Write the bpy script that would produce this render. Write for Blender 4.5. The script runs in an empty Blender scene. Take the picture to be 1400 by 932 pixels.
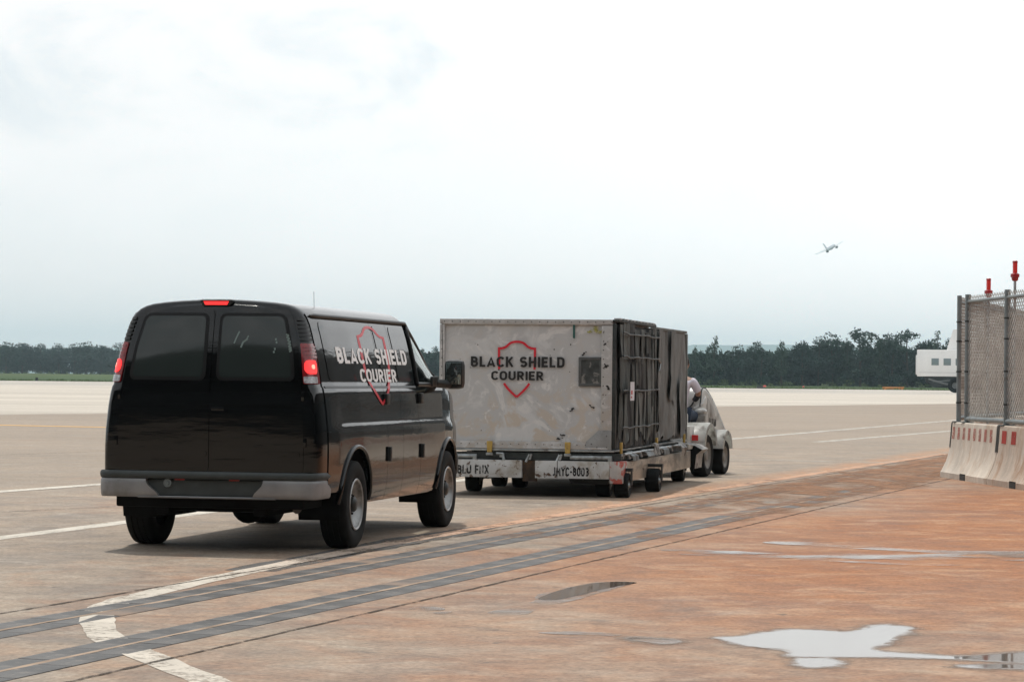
import bpy, bmesh, math, random
import numpy as np
from mathutils import Vector, Matrix
from mathutils import noise as mnoise

SC = bpy.context.scene
COL = SC.collection
RND = random.Random(7)

# ------------------------------------------------------------------ camera
F_PX, CAM_H, HOR, ROLL = 3700.0, 1.475, 516.0, 0.0105
PITCH = math.atan((HOR - 466.0) / F_PX)
cam_d = bpy.data.cameras.new('camera')
cam = bpy.data.objects.new('camera', cam_d); COL.objects.link(cam)
cam_d.sensor_fit = 'HORIZONTAL'; cam_d.sensor_width = 36.0
cam_d.lens = 36.0 * F_PX / 1400.0
cam_d.clip_start = 0.1; cam_d.clip_end = 30000.0
cam.location = (0, 0, CAM_H)
cam.matrix_world = (Matrix.Translation((0, 0, CAM_H)) @
                    Matrix.Rotation(math.radians(90) + PITCH, 4, 'X') @
                    Matrix.Rotation(ROLL, 4, 'Z'))
SC.camera = cam
SC.view_settings.view_transform = 'Standard'; SC.view_settings.look = 'None'
SC.view_settings.exposure = 0.0; SC.view_settings.gamma = 1.0
SC.view_settings.use_curve_mapping = False

def at(px, py, z=0.0):
    """the place on the level z that lies along a direction read off the photograph"""
    cr, sr = math.cos(ROLL), math.sin(ROLL); cp, sp = math.cos(PITCH), math.sin(PITCH)
    X, Y = px - 700, py - 466
    u, w = X * cr + Y * sr, -X * sr + Y * cr
    d = Vector((u / F_PX, cp + w / F_PX * sp, sp - w / F_PX * cp))
    t = (z - CAM_H) / d.z
    return Vector((d.x * t, d.y * t, z))

# ------------------------------------------------------------------ light
SUN_DIR = Vector((-0.13, 0.36, 1.0)).normalized()
ELEV = math.asin(SUN_DIR.z); AZ = math.atan2(SUN_DIR.x, SUN_DIR.y)
sun_d = bpy.data.lights.new('sun', 'SUN'); sun_d.energy = 2.75; sun_d.angle = math.radians(0.6)
sun_d.color = (1.0, 0.95, 0.87)
sun = bpy.data.objects.new('sun', sun_d); COL.objects.link(sun)
sun.rotation_euler = SUN_DIR.to_track_quat('Z', 'Y').to_euler()

W = bpy.data.worlds.new('World'); SC.world = W; W.use_nodes = True
nt = W.node_tree; nt.nodes.clear()
def N(t, kind, **kw):
    n = t.nodes.new(kind)
    for k, v in kw.items():
        if k.startswith('i_'):
            key = k[2:]
            key = int(key) if key.isdigit() else key
            n.inputs[key].default_value = v
        else: setattr(n, k, v)
    return n
def math_n(t, op, a, b=None, clamp=False):
    n = t.nodes.new('ShaderNodeMath'); n.operation = op; n.use_clamp = clamp
    for i, v in enumerate((a, b)):
        if v is None: continue
        if isinstance(v, (int, float)): n.inputs[i].default_value = v
        else: t.links.new(v, n.inputs[i])
    return n.outputs[0]
def ramp(t, fac, stops, interp='LINEAR'):
    n = t.nodes.new('ShaderNodeValToRGB'); n.color_ramp.interpolation = interp
    e = n.color_ramp.elements
    while len(e) < len(stops): e.new(0.5)
    for el, (p, c) in zip(e, stops):
        el.position = p
        el.color = (c, c, c, 1) if isinstance(c, (int, float)) else tuple(c) + (1,)
    t.links.new(fac, n.inputs[0]); return n.outputs[0]
def mixc(t, fac, a, b, mode='MIX'):
    n = t.nodes.new('ShaderNodeMix'); n.data_type = 'RGBA'; n.blend_type = mode
    for s, v in ((n.inputs['Factor'], fac), (n.inputs['A'], a), (n.inputs['B'], b)):
        if isinstance(v, (int, float)): s.default_value = v
        elif isinstance(v, (tuple, list)): s.default_value = tuple(v) + ((1,) if len(v) == 3 else ())
        else: t.links.new(v, s)
    return n.outputs['Result']
def noise(t, vec, scale, detail=4, rough=0.55, dist=0.0):
    n = t.nodes.new('ShaderNodeTexNoise'); n.inputs['Scale'].default_value = scale
    n.inputs['Detail'].default_value = detail; n.inputs['Roughness'].default_value = rough
    n.inputs['Distortion'].default_value = dist
    if vec is not None: t.links.new(vec, n.inputs['Vector'])
    return n.outputs['Fac']
def mapping(t, vec, loc=(0, 0, 0), rot=(0, 0, 0), scale=(1, 1, 1)):
    n = t.nodes.new('ShaderNodeMapping')
    n.inputs['Location'].default_value = loc; n.inputs['Rotation'].default_value = rot
    n.inputs['Scale'].default_value = scale
    t.links.new(vec, n.inputs['Vector']); return n.outputs[0]

tc = N(nt, 'ShaderNodeTexCoord')
sky = N(nt, 'ShaderNodeTexSky', sky_type='NISHITA', sun_disc=False, sun_elevation=ELEV, sun_rotation=AZ,
        air_density=1.2, dust_density=3.0, ozone_density=1.0)
sep = N(nt, 'ShaderNodeSeparateXYZ'); nt.links.new(tc.outputs['Generated'], sep.inputs[0])
elev = sep.outputs['Z']
veil = ramp(nt, elev, [(0.0, (12.0, 11.2, 10.8)), (0.02, (11.4, 11.0, 10.7)), (0.055, (11.3, 11.4, 11.35)), (0.14, (11.5, 11.5, 11.5)),
                       (0.45, (8.0, 8.3, 8.5)), (1.0, (7.0, 7.4, 7.8))])
cm = mapping(nt, tc.outputs['Generated'], loc=(3.1, 0.4, 0.0), scale=(1, 1, 1.9))
c1 = noise(nt, cm, 13.0, 6, 0.55, 0.6)
c2 = noise(nt, mapping(nt, tc.outputs['Generated'], loc=(0.7, 2.0, 5.0), scale=(1, 1, 2.2)), 34.0, 4, 0.6, 0.3)
cl = math_n(nt, 'ADD', math_n(nt, 'MULTIPLY', c1, 0.8), math_n(nt, 'MULTIPLY', c2, 0.2))
# a few breaks of thin blue-grey between the bright sheets, more of them to the left of the view
side = ramp(nt, math_n(nt, 'ADD', math_n(nt, 'MULTIPLY', sep.outputs['X'], 1.6), 0.5), [(0.0, 0.06), (0.30, 0.08), (0.50, -0.02), (1.0, -0.08)])
gap = ramp(nt, math_n(nt, 'ADD', math_n(nt, 'SUBTRACT', 1.0, cl), side), [(0.54, 0.0), (0.74, 1.0)], 'EASE')
gaph = math_n(nt, 'MULTIPLY', gap, ramp(nt, elev, [(0.0, 0.0), (0.07, 0.15), (0.115, 0.8)]))
bright = ramp(nt, cl, [(0.45, 0.0), (0.66, 1.0)], 'EASE')
lr = ramp(nt, math_n(nt, 'ADD', math_n(nt, 'MULTIPLY', sep.outputs['X'], 1.4), 0.5), [(0.2, 0.90), (0.5, 1.02), (0.75, 1.15)])
veil = mixc(nt, 1.0, veil, lr, 'MULTIPLY')
white = mixc(nt, math_n(nt, 'MULTIPLY', bright, ramp(nt, elev, [(0.0, 0.0), (0.06, 0.3), (0.12, 0.8)])), veil, (11.2, 11.1, 11.2))
blue = mixc(nt, 0.16, (6.6, 8.1, 9.1), sky.outputs[0])
col = mixc(nt, math_n(nt, 'MULTIPLY', gaph, 0.65), white, blue)
bg = N(nt, 'ShaderNodeBackground'); bg.inputs['Strength'].default_value = 0.1
nt.links.new(col, bg.inputs['Color'])
wo = N(nt, 'ShaderNodeOutputWorld'); nt.links.new(bg.outputs[0], wo.inputs['Surface'])

# ------------------------------------------------------------------ materials
def pm(name, base, rough=0.6, metal=0.0, var=None, dirt=None, bump=None, spec=0.5, emit=None, coat=0.0, rvar=None, dirt2=None, stretch=None):
    """var=(scale, amount) lightness noise; dirt=(scale, lo, hi, colour); bump=(scale, strength)"""
    m = bpy.data.materials.new(name); m.use_nodes = True
    t = m.node_tree; p = t.nodes['Principled BSDF']
    p.inputs['Roughness'].default_value = rough; p.inputs['Metallic'].default_value = metal
    p.inputs['Specular IOR Level'].default_value = spec
    p.inputs['Base Color'].default_value = tuple(base) + (1,)
    if coat: p.inputs['Coat Weight'].default_value = coat; p.inputs['Coat Roughness'].default_value = 0.03
    vec = N(t, 'ShaderNodeTexCoord').outputs['Object']
    if stretch: vec = mapping(t, vec, scale=stretch)
    c = None
    if var:
        f = noise(t, vec, var[0], 5)
        lo = tuple(max(0, x * (1 - var[1])) for x in base); hi = tuple(min(1, x * (1 + var[1])) for x in base)
        c = ramp(t, f, [(0.3, lo), (0.7, hi)])
    for d in (dirt, dirt2):
        if d:
            f = ramp(t, noise(t, vec, d[0], 6, 0.62, 0.4), [(d[1], 0.0), (d[2], 1.0)])
            c = mixc(t, f, c if c is not None else tuple(base), d[3])
    if c is not None: t.links.new(c, p.inputs['Base Color'])
    if rvar:
        t.links.new(ramp(t, noise(t, vec, rvar[0], 5), [(0.3, rvar[1]), (0.7, rvar[2])]), p.inputs['Roughness'])
    if bump:
        b = N(t, 'ShaderNodeBump'); b.inputs['Strength'].default_value = bump[1]; b.inputs['Distance'].default_value = bump[2] if len(bump) > 2 else 0.02
        t.links.new(noise(t, vec, bump[0], 5), b.inputs['Height']); t.links.new(b.outputs[0], p.inputs['Normal'])
    if emit:
        p.inputs['Emission Color'].default_value = tuple(emit[0]) + (1,); p.inputs['Emission Strength'].default_value = emit[1]
    return m

# ------------------------------------------------------------------ mesh building
class B:
    def __init__(s): s.bm = bmesh.new()
    def face(s, pts):
        try: return s.bm.faces.new([s.bm.verts.new(p) for p in pts])
        except ValueError: return None
    def box(s, c, size, rz=0.0, bev=0.0, M=None):
        r = bmesh.ops.create_cube(s.bm, size=1.0); vs = r['verts']
        bmesh.ops.scale(s.bm, vec=Vector(size), verts=vs)
        if bev:
            es = list({e for v in vs for e in v.link_edges})
            g = bmesh.ops.bevel(s.bm, geom=es, offset=bev, segments=2, affect='EDGES', profile=0.6)
            vs = list({v for f in g['faces'] for v in f.verts} | {v for v in vs if v.is_valid})
        X = Matrix.Translation(Vector(c)) @ (M if M is not None else Matrix.Rotation(rz, 4, 'Z'))
        bmesh.ops.transform(s.bm, matrix=X, verts=vs); return s
    def grid(s, rows, closed=False, flip=False):
        V = [[s.bm.verts.new(p) for p in r] for r in rows]
        n = len(V[0])
        for a, b in zip(V, V[1:]):
            for i in range(n if closed else n - 1):
                q = [a[i], a[(i + 1) % n], b[(i + 1) % n], b[i]]
                if flip: q.reverse()
                try: s.bm.faces.new(q)
                except ValueError: pass
        return V
    def tube(s, pts, r, n=8, cap=True):
        pts = [Vector(p) for p in pts]; rows = []
        rr = r if isinstance(r, (list, tuple)) else [r] * len(pts)
        up = None
        for i, p in enumerate(pts):
            d = (pts[min(i + 1, len(pts) - 1)] - pts[max(i - 1, 0)]).normalized()
            if up is None: up = Vector((0, 0, 1)) if abs(d.z) < 0.9 else Vector((1, 0, 0))
            a = d.cross(up).normalized(); up = a.cross(d).normalized()
            rows.append([p + (a * math.cos(k * 2 * math.pi / n) + up * math.sin(k * 2 * math.pi / n)) * rr[i] for k in range(n)])
        V = s.grid(rows, closed=True)
        if cap:
            s.bm.faces.new(list(reversed(V[0]))); s.bm.faces.new(V[-1])
        return s
    def lathe(s, prof, n=32, M=None, skip=None):
        """prof: (radius, x) pairs turned about the x axis"""
        rows = []
        for r, x in prof:
            rows.append([Vector((x, r * math.cos(k * 2 * math.pi / n), r * math.sin(k * 2 * math.pi / n))) for k in range(n)])
        if M is not None: rows = [[M @ p for p in r] for r in rows]
        V = [[s.bm.verts.new(p) for p in r] for r in rows]
        for j, (a, b) in enumerate(zip(V, V[1:])):
            for i in range(n):
                if skip and skip(j, i): continue
                s.bm.faces.new([a[i], a[(i + 1) % n], b[(i + 1) % n], b[i]])
        return s
    def prism(s, poly, y0, y1, plane='xz', M=None):
        """closed outline extruded; plane 'xz' extrudes along y, 'xy' along z, 'yz' along x"""
        def P(a, b, h):
            v = {'xz': (a, h, b), 'xy': (a, b, h), 'yz': (h, a, b)}[plane]
            return M @ Vector(v) if M is not None else Vector(v)
        A = [s.bm.verts.new(P(a, b, y0)) for a, b in poly]; C = [s.bm.verts.new(P(a, b, y1)) for a, b in poly]
        n = len(poly); s.bm.faces.new(A); s.bm.faces.new(list(reversed(C)))
        for i in range(n): s.bm.faces.new([A[i], C[i], C[(i + 1) % n], A[(i + 1) % n]])
        return s
    def ball(s, c, r, sc=(1, 1, 1), u=12, v=8):
        g = bmesh.ops.create_uvsphere(s.bm, u_segments=u, v_segments=v, radius=r)
        bmesh.ops.transform(s.bm, matrix=Matrix.Translation(Vector(c)) @ Matrix.Diagonal(Vector(sc + (1,) if isinstance(sc, tuple) else sc)), verts=g['verts']); return s
    def bevel(s, w, seg=2, ang=30):
        bmesh.ops.recalc_face_normals(s.bm, faces=s.bm.faces)
        es = [e for e in s.bm.edges if len(e.link_faces) == 2 and e.calc_face_angle(0) > math.radians(ang)]
        bmesh.ops.bevel(s.bm, geom=es, offset=w, segments=seg, affect='EDGES', profile=0.6, clamp_overlap=True); return s
    def mesh(s, name, mat, smooth=35, recalc=True):
        if recalc: bmesh.ops.recalc_face_normals(s.bm, faces=s.bm.faces)
        me = bpy.data.meshes.new(name); s.bm.to_mesh(me); s.bm.free()
        for m in (mat if isinstance(mat, list) else [mat]): me.materials.append(m)
        if smooth:
            me.shade_smooth(); me.set_sharp_from_angle(angle=math.radians(smooth))
        return me

def link(name, data, parent=None, loc=None, rot=None):
    o = bpy.data.objects.new(name, data); COL.objects.link(o)
    if parent is not None: o.parent = parent
    if loc is not None: o.location = loc
    if rot is not None: o.rotation_euler = rot
    return o
def part(name, b, mat, parent, smooth=35, recalc=True, loc=None, rot=None):
    return link(name, b.mesh(name, mat, smooth, recalc), parent, loc, rot)
def thing(name, label, cat, loc=(0, 0, 0), rz=0.0, group=None):
    o = link(name, None, None, loc, (0, 0, rz)); o.empty_display_size = 0.2
    return tag(o, label, cat, group)
def tag(o, label=None, cat=None, group=None, kind=None):
    if label: o['label'] = label
    if cat: o['category'] = cat
    if group: o['group'] = group
    if kind: o['kind'] = kind
    return o
def copy_tree(o, parent=None):
    c = o.copy(); COL.objects.link(c)
    if parent is not None: c.parent = parent
    for ch in list(o.children): copy_tree(ch, c)
    return c
def hx(*p):   # smooth step
    x, a, b = p; t = max(0.0, min(1.0, (x - a) / (b - a))); return t * t * (3 - 2 * t)

# ------------------------------------------------------------------ stroke lettering
def arc(cx, cy, rx, ry, a0, a1, n=9):
    return [(cx + rx * math.cos(math.radians(a0 + (a1 - a0) * i / n)), cy + ry * math.sin(math.radians(a0 + (a1 - a0) * i / n))) for i in range(n + 1)]
S_ = 0.104   # half the stroke
def _glyphs():
    s = S_; t = 1 - s; G = {}
    G['L'] = (0.50, [[(s, 1), (s, s), (0.50, s)]])
    G['I'] = (0.17, [[(s, 0), (s, 1)]])
    G['H'] = (0.64, [[(s, 0), (s, 1)], [(0.64 - s, 0), (0.64 - s, 1)], [(s, .5), (.64 - s, .5)]])
    G['E'] = (0.54, [[(0.54, t), (s, t), (s, s), (0.54, s)], [(s, .51), (.5, .51)]])
    G['F'] = (0.52, [[(0.52, t), (s, t), (s, 0)], [(s, .5), (.48, .5)]])
    G['K'] = (0.64, [[(s, 0), (s, 1)], [(0.56, 1), (0.18, .47)], [(0.26, .58), (0.58, 0)]])
    G['A'] = (0.70, [[(0.07, 0), (0.35, 0.93), (0.63, 0)], [(0.17, .26), (0.53, .26)]])
    G['D'] = (0.62, [[(s, s), (0.30, s)] + arc(0.30, s + .22, .235, .22, -90, 0, 5) + arc(0.30, t - .22, .235, .22, 0, 90, 5) + [(s, t), (s, s)]])
    G['O'] = (0.66, [arc(0.33, t - .245, .245, .245, 0, 180, 9) + arc(0.33, s + .245, .245, .245, 180, 360, 9) + [(0.33 + .245, t - .245)]])
    G['0'] = (0.58, [arc(0.29, t - .205, .205, .205, 0, 180, 7) + arc(0.29, s + .205, .205, .205, 180, 360, 7) + [(0.29 + .205, t - .205)]])
    G['C'] = (0.62, [list(reversed(arc(0.33, s + .245, .245, .245, 180, 335, 8))) and arc(0.33, t - .245, .245, .245, 25, 180, 8) + arc(0.33, s + .245, .245, .245, 180, 335, 8)])
    G['U'] = (0.64, [[(s, 1)] + arc(0.32, s + .235, .235, .235, 180, 360, 10) + [(0.64 - s, 1)]])
    G['J'] = (0.46, [[(0.46 - s, 1)] + list(arc(0.21, s + .165, .165, .165, 0, -150, 8))])
    G['S'] = (0.60, [arc(0.30, t - .215, .215, .215, 25, 180, 7) + arc(0.30, t - .215, .215, .20, 190, 262, 3) + arc(0.30, s + .215, .215, .20, 82, 0, 5) + arc(0.30, s + .215, .215, .215, -10, -155, 7)])
    G['B'] = (0.60, [[(s, s), (0.31, s)] + arc(0.31, s + .215, .205, .215, -90, 90, 8) + [(s, s + .43)]] +
              [[(s, s), (s, t), (0.29, t)] + arc(0.29, t - .20, .19, .20, 90, -90, 8) + [(s, s + .43)]])
    G['R'] = (0.62, [[(s, 0), (s, t), (0.31, t)] + arc(0.31, t - .215, .205, .215, 90, -90, 8) + [(s, t - .43)], [(0.30, .45), (0.56, 0)]])
    G['N'] = (0.62, [[(s, 0), (s, .99), (0.62 - s, .01), (0.62 - s, 1)]])
    G['X'] = (0.62, [[(0.06, 0), (0.56, 1)], [(0.06, 1), (0.56, 0)]])
    G['Y'] = (0.62, [[(0.06, 1), (0.31, .5), (0.56, 1)], [(0.31, .5), (0.31, 0)]])
    G['M'] = (0.74, [[(s, 0), (s, .98), (0.37, .35), (0.74 - s, .98), (0.74 - s, 0)]])
    G['-'] = (0.36, [[(0.02, .47), (0.34, .47)]])
    G['8'] = (0.58, [arc(.29, t - .195, .185, .195, 0, 360, 12), arc(.29, s + .215, .205, .215, 0, 360, 12)])
    G['3'] = (0.58, [arc(.28, t - .20, .20, .20, 140, -80, 8) + arc(.28, s + .215, .205, .215, 80, -145, 8)])
    G['2'] = (0.58, [arc(.29, t - .21, .21, .21, 165, -30, 7) + [(s, s), (0.56, s)]])
    return G
GL = _glyphs()
def stroke(pts, hw):
    """mitred ribbon along pts: returns list of quads"""
    P = [Vector(p).to_2d() if len(p) == 2 else Vector((p[0], p[1])) for p in pts]; L = []; R = []
    closed = (P[0] - P[-1]).length < 1e-6
    for i, p in enumerate(P):
        if closed: a = P[i - 1] if i > 0 else P[-2]; c = P[i + 1] if i < len(P) - 1 else P[1]
        else: a = P[i - 1] if i > 0 else None; c = P[i + 1] if i < len(P) - 1 else None
        d1 = (p - a).normalized() if a is not None and (p - a).length > 1e-9 else None
        d2 = (c - p).normalized() if c is not None and (c - p).length > 1e-9 else None
        d1 = d1 or d2; d2 = d2 or d1
        n1 = Vector((-d1.y, d1.x)); n2 = Vector((-d2.y, d2.x)); m = n1 + n2
        m = m.normalized() if m.length > 1e-6 else n1
        k = hw / max(0.5, m.dot(n1))
        L.append(p + m * k); R.append(p - m * k)
    return [(L[i], L[i + 1], R[i + 1], R[i]) for i in range(len(P) - 1)]
def text_width(txt, gap=0.13, space=0.30):
    return sum((space if ch == ' ' else GL[ch][0]) + gap for ch in txt) - gap
def text_strokes(txt, x0, x1, z0, z1, gap=0.13, space=0.30):
    """quads of txt fitted to the rectangle, as (quad, layer)"""
    sx = (x1 - x0) / text_width(txt, gap, space); h = z1 - z0; out = []; cx = 0.0
    for ch in txt:
        if ch == ' ': cx += space + gap; continue
        w, st = GL[ch]
        for k, pl in enumerate(st):
            for q in stroke(pl, S_):
                out.append(([(x0 + (cx + p.x) * sx, z0 + min(1, max(0, p.y)) * h) for p in q], k))
        cx += w + gap
    return out
def shield_outline(cx, cz, w, top, bot, n=7):
    """open emblem outline: a peak, two shoulders, straight sides, and curves to a point"""
    def qb(a, b, c): return [((1 - t) ** 2 * a[0] + 2 * t * (1 - t) * b[0] + t * t * c[0], (1 - t) ** 2 * a[1] + 2 * t * (1 - t) * b[1] + t * t * c[1]) for t in [i / n for i in range(n + 1)]]
    H = top - bot
    sh = top - 0.125 * H; mid = top - 0.50 * H
    r = qb((0, top), (0.16 * w, top), (0.24 * w, top - .055 * H)) + qb((0.24 * w, top - .055 * H), (0.33 * w, sh), (0.5 * w, sh))[1:] \
        + [(0.497 * w, top - .3 * H), (0.49 * w, mid)] + qb((0.49 * w, mid), (0.46 * w, top - .76 * H), (0, bot))[1:]
    l = [(-x, z) for x, z in reversed(r)]
    return [(cx + x, z) for x, z in l[:-1] + r]
# ------------------------------------------------------------------ the ground
DRAIN = 0.31                       # the trench drains run along x = DRAIN * y + v
SL = math.sqrt(1 + DRAIN * DRAIN)
def apron_material():
    m = bpy.data.materials.new('stained_concrete'); m.use_nodes = True; t = m.node_tree; p = t.nodes['Principled BSDF']
    vec = N(t, 'ShaderNodeTexCoord').outputs['Object']
    s = N(t, 'ShaderNodeSeparateXYZ'); t.links.new(vec, s.inputs[0]); X, Y = s.outputs[0], s.outputs[1]
    v = math_n(t, 'SUBTRACT', X, math_n(t, 'MULTIPLY', Y, DRAIN))          # distance across the drains
    # large soft blotches, streaks drawn out across the apron, and fine grit
    big = noise(t, mapping(t, vec, scale=(0.16, 0.10, 1)), 1.0, 5, 0.6, 0.8)
    mid = noise(t, mapping(t, vec, rot=(0, 0, -0.25), scale=(0.85, 0.8, 1)), 1.0, 7, 0.66, 0.7)
    strk = noise(t, mapping(t, vec, loc=(7, 3, 0), rot=(0, 0, 0.35), scale=(1.7, 1.7, 1)), 1.0, 6, 0.66, 0.6)
    drn = noise(t, mapping(t, vec, loc=(1, 9, 0), rot=(0, 0, math.atan(DRAIN) - 0.08), scale=(2.6, 0.22, 1)), 1.0, 6, 0.6, 0.5)
    grit = noise(t, vec, 26.0, 4, 0.75)
    blot = noise(t, mapping(t, vec, loc=(4, 4, 0)), 1.3, 6, 0.68, 1.0)
    grey = mixc(t, ramp(t, mid, [(0.32, 0.0), (0.68, 1.0)]), (0.185, 0.157, 0.130), (0.340, 0.272, 0.208))
    grey = mixc(t, ramp(t, strk, [(0.50, 0.0), (0.68, 0.75)]), grey, (0.335, 0.29, 0.24))
    grey = mixc(t, ramp(t, strk, [(0.27, 0.75), (0.45, 0.0)]), grey, (0.155, 0.133, 0.115))
    red = mixc(t, ramp(t, mid, [(0.30, 0.0), (0.68, 1.0)]), (0.215, 0.088, 0.040), (0.340, 0.150, 0.068))
    red = mixc(t, ramp(t, strk, [(0.50, 0.0), (0.68, 0.75)]), red, (0.40, 0.235, 0.135))
    red = mixc(t, ramp(t, strk, [(0.28, 0.7), (0.45, 0.0)]), red, (0.17, 0.09, 0.057))
    # red clay has spread from the right over the drains, thinning to the left and near the camera
    a = math_n(t, 'MULTIPLY', ramp(t, math_n(t, 'MULTIPLY', math_n(t, 'ADD', v, 12.0), 1 / 16.0), [(0.0, 0.0), (0.20, 0.06), (0.33, 0.36), (0.50, 0.78), (0.75, 1.0)]),
               ramp(t, math_n(t, 'MULTIPLY', Y, 1 / 90.0), [(0.10, 0.22), (0.17, 0.40), (0.235, 1.0), (0.40, 1.05), (0.55, 0.55), (0.72, 0.22), (1.0, 0.12)]))
    a = math_n(t, 'ADD', a, math_n(t, 'MULTIPLY', math_n(t, 'SUBTRACT', big, 0.5), 1.5))
    a = math_n(t, 'ADD', a, math_n(t, 'MULTIPLY', math_n(t, 'SUBTRACT', blot, 0.5), 0.55))
    fac = ramp(t, a, [(0.14, 0.04), (0.45, 0.70), (0.75, 1.0)])
    c = mixc(t, fac, grey, red)
    # rust-coloured run-off along the far part of the upper drain seam
    band = math_n(t, 'SUBTRACT', 1.0, math_n(t, 'MULTIPLY', math_n(t, 'ABSOLUTE', math_n(t, 'ADD', v, 8.75)), 1 / 0.55), clamp=True)
    far = ramp(t, math_n(t, 'MULTIPLY', Y, 1 / 60.0), [(0.36, 0.0), (0.55, 1.0)])
    c = mixc(t, math_n(t, 'MULTIPLY', math_n(t, 'MULTIPLY', band, far), ramp(t, drn, [(0.3, 0.2), (0.65, 0.9)])), c, (0.40, 0.21, 0.11))
    # dark rubber and dirt dragged along the drains
    band2 = math_n(t, 'SUBTRACT', 1.0, math_n(t, 'MULTIPLY', math_n(t, 'ABSOLUTE', math_n(t, 'ADD', v, 7.15)), 1 / 1.15), clamp=True)
    c = mixc(t, math_n(t, 'MULTIPLY', ramp(t, band2, [(0.0, 0.0), (0.4, 0.5)]), ramp(t, drn, [(0.5, 0.0), (0.72, 0.8)])), c, (0.17, 0.145, 0.125))
    # the beam-grey lane and the pale far apron
    edge = math_n(t, 'SUBTRACT', Y, math_n(t, 'MULTIPLY', X, 1.9))
    edge = math_n(t, 'ADD', edge, math_n(t, 'MULTIPLY', math_n(t, 'SUBTRACT', mid, 0.5), 5.0))
    lane = ramp(t, math_n(t, 'MULTIPLY', edge, 1 / 400.0), [(0.09, 0.0), (0.13, 0.55), (0.318, 0.60), (0.322, 0.0)])
    fstr = noise(t, mapping(t, vec, loc=(2, 0, 0), scale=(0.02, 0.16, 1)), 1.0, 6, 0.65, 0.3)
    tan = mixc(t, ramp(t, fstr, [(0.32, 0.0), (0.68, 1.0)]), (0.225, 0.188, 0.150), (0.335, 0.272, 0.215))
    c = mixc(t, lane, c, tan)
    pale = mixc(t, ramp(t, fstr, [(0.30, 0.0), (0.60, 1.0)]), (0.33, 0.295, 0.25), (0.52, 0.47, 0.405))
    c = mixc(t, ramp(t, math_n(t, 'MULTIPLY', edge, 1 / 400.0), [(0.316, 0.0), (0.326, 1.0)]), c, pale)
    tard = mixc(t, ramp(t, fstr, [(0.35, 0.0), (0.6, 1.0)]), (0.20, 0.185, 0.17), (0.50, 0.46, 0.41))
    c = mixc(t, ramp(t, math_n(t, 'MULTIPLY', Y, 1 / 500.0), [(0.60, 0.0), (0.68, 0.9), (0.86, 0.55), (0.92, 1.0)]), c, tard)
    # small dark spots, oil drips and fine grain
    spots = ramp(t, noise(t, vec, 5.0, 3, 0.5), [(0.69, 0.0), (0.74, 0.65)])
    c = mixc(t, spots, c, (0.11, 0.09, 0.075))
    c = mixc(t, ramp(t, noise(t, mapping(t, vec, loc=(8, 1, 0), scale=(1, 1.6, 1)), 2.4, 5, 0.7, 1.2), [(0.62, 0.0), (0.78, 0.5)]), c, (0.42, 0.34, 0.27))
    c = mixc(t, 0.6, c, ramp(t, grit, [(0.28, 0.20), (0.72, 0.84)]), 'OVERLAY')
    c = mixc(t, 0.34, c, ramp(t, noise(t, vec, 7.0, 6, 0.75), [(0.30, 0.22), (0.70, 0.82)]), 'OVERLAY')
    t.links.new(c, p.inputs['Base Color'])
    t.links.new(ramp(t, mid, [(0.3, 0.62), (0.7, 0.88)]), p.inputs['Roughness'])
    p.inputs['Specular IOR Level'].default_value = 0.25
    b = N(t, 'ShaderNodeBump'); b.inputs['Strength'].default_value = 0.35; b.inputs['Distance'].default_value = 0.012
    t.links.new(math_n(t, 'ADD', grit, math_n(t, 'MULTIPLY', blot, 2.0)), b.inputs['Height']); t.links.new(b.outputs[0], p.inputs['Normal'])
    return m
M_APRON = apron_material()
EDGE_Y = 482.0
g = B()
xs = [-1200, -600, -300, -150, -80, -40, -20, -10, 0, 10, 20, 40, 80, 150, 300, 600, 1200]
ys = [-120, -60, -20, 0, 12, 20, 30, 45, 60, 90, 140, 200, 300, 400, EDGE_Y]
g.grid([[(x, y + (6 * mnoise.noise(Vector((x * 0.01, 0, 0))) if y == EDGE_Y else 0), 0) for x in xs] for y in ys])
tag(link('apron', g.mesh('apron', M_APRON, smooth=0)), kind='structure')

M_GRASS = pm('airfield_grass', (0.050, 0.080, 0.030), 0.95, var=(0.09, 0.35), dirt=(0.02, 0.5, 0.7, (0.12, 0.125, 0.05)), spec=0.1, stretch=(0.3, 1, 1))
g = B()
def land(x, y): return -0.06 + 1.15 * hx(y, EDGE_Y, 720) + (hx(y, 1500, 3000) * -1.0)
gx = list(range(-5000, -1000, 800)) + list(range(-1000, 1001, 50)) + list(range(1800, 5001, 800))
gy = [460, 480, 500, 520, 545, 570, 600, 640, 680, 720, 800, 1000, 1500, 2500, 4500, 7900, 11500]
g.grid([[(x, y, land(x, y) + (0.12 * mnoise.noise(Vector((x * 0.02, y * 0.02, 0))) if y > 500 else 0)) for x in gx] for y in gy])
tag(link('grass_field', g.mesh('grass_field', M_GRASS)), kind='structure')
M_SOIL = pm('soil', (0.16, 0.13, 0.09), 1.0)
g = B(); g.grid([[(x, y, -0.5) for x in (-5000, 0, 5000)] for y in (-1500, 2000, 11500)])
tag(link('ground', g.mesh('ground', M_SOIL)), kind='structure')

# tufts of rough grass along the paved edge
g = B(); r = random.Random(3)
for i in range(5200):
    x = r.uniform(-150, 190); y = EDGE_Y + 1 + abs(r.gauss(0, 14)); z = land(x, y); h = r.uniform(0.10, 0.42); a = r.uniform(0, math.pi); w = r.uniform(0.15, 0.5)
    dx, dy = math.cos(a) * w, math.sin(a) * w
    g.face([(x - dx, y - dy, z), (x + dx, y + dy, z), (x + dx * .3 + r.gauss(0, .1), y + dy * .3, z + h)])
tag(link('rough_grass', g.mesh('rough_grass', pm('rough_grass', (0.085, 0.13, 0.04), 0.9, var=(0.3, 0.4), spec=0.1), smooth=0, recalc=False)), kind='stuff')

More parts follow.
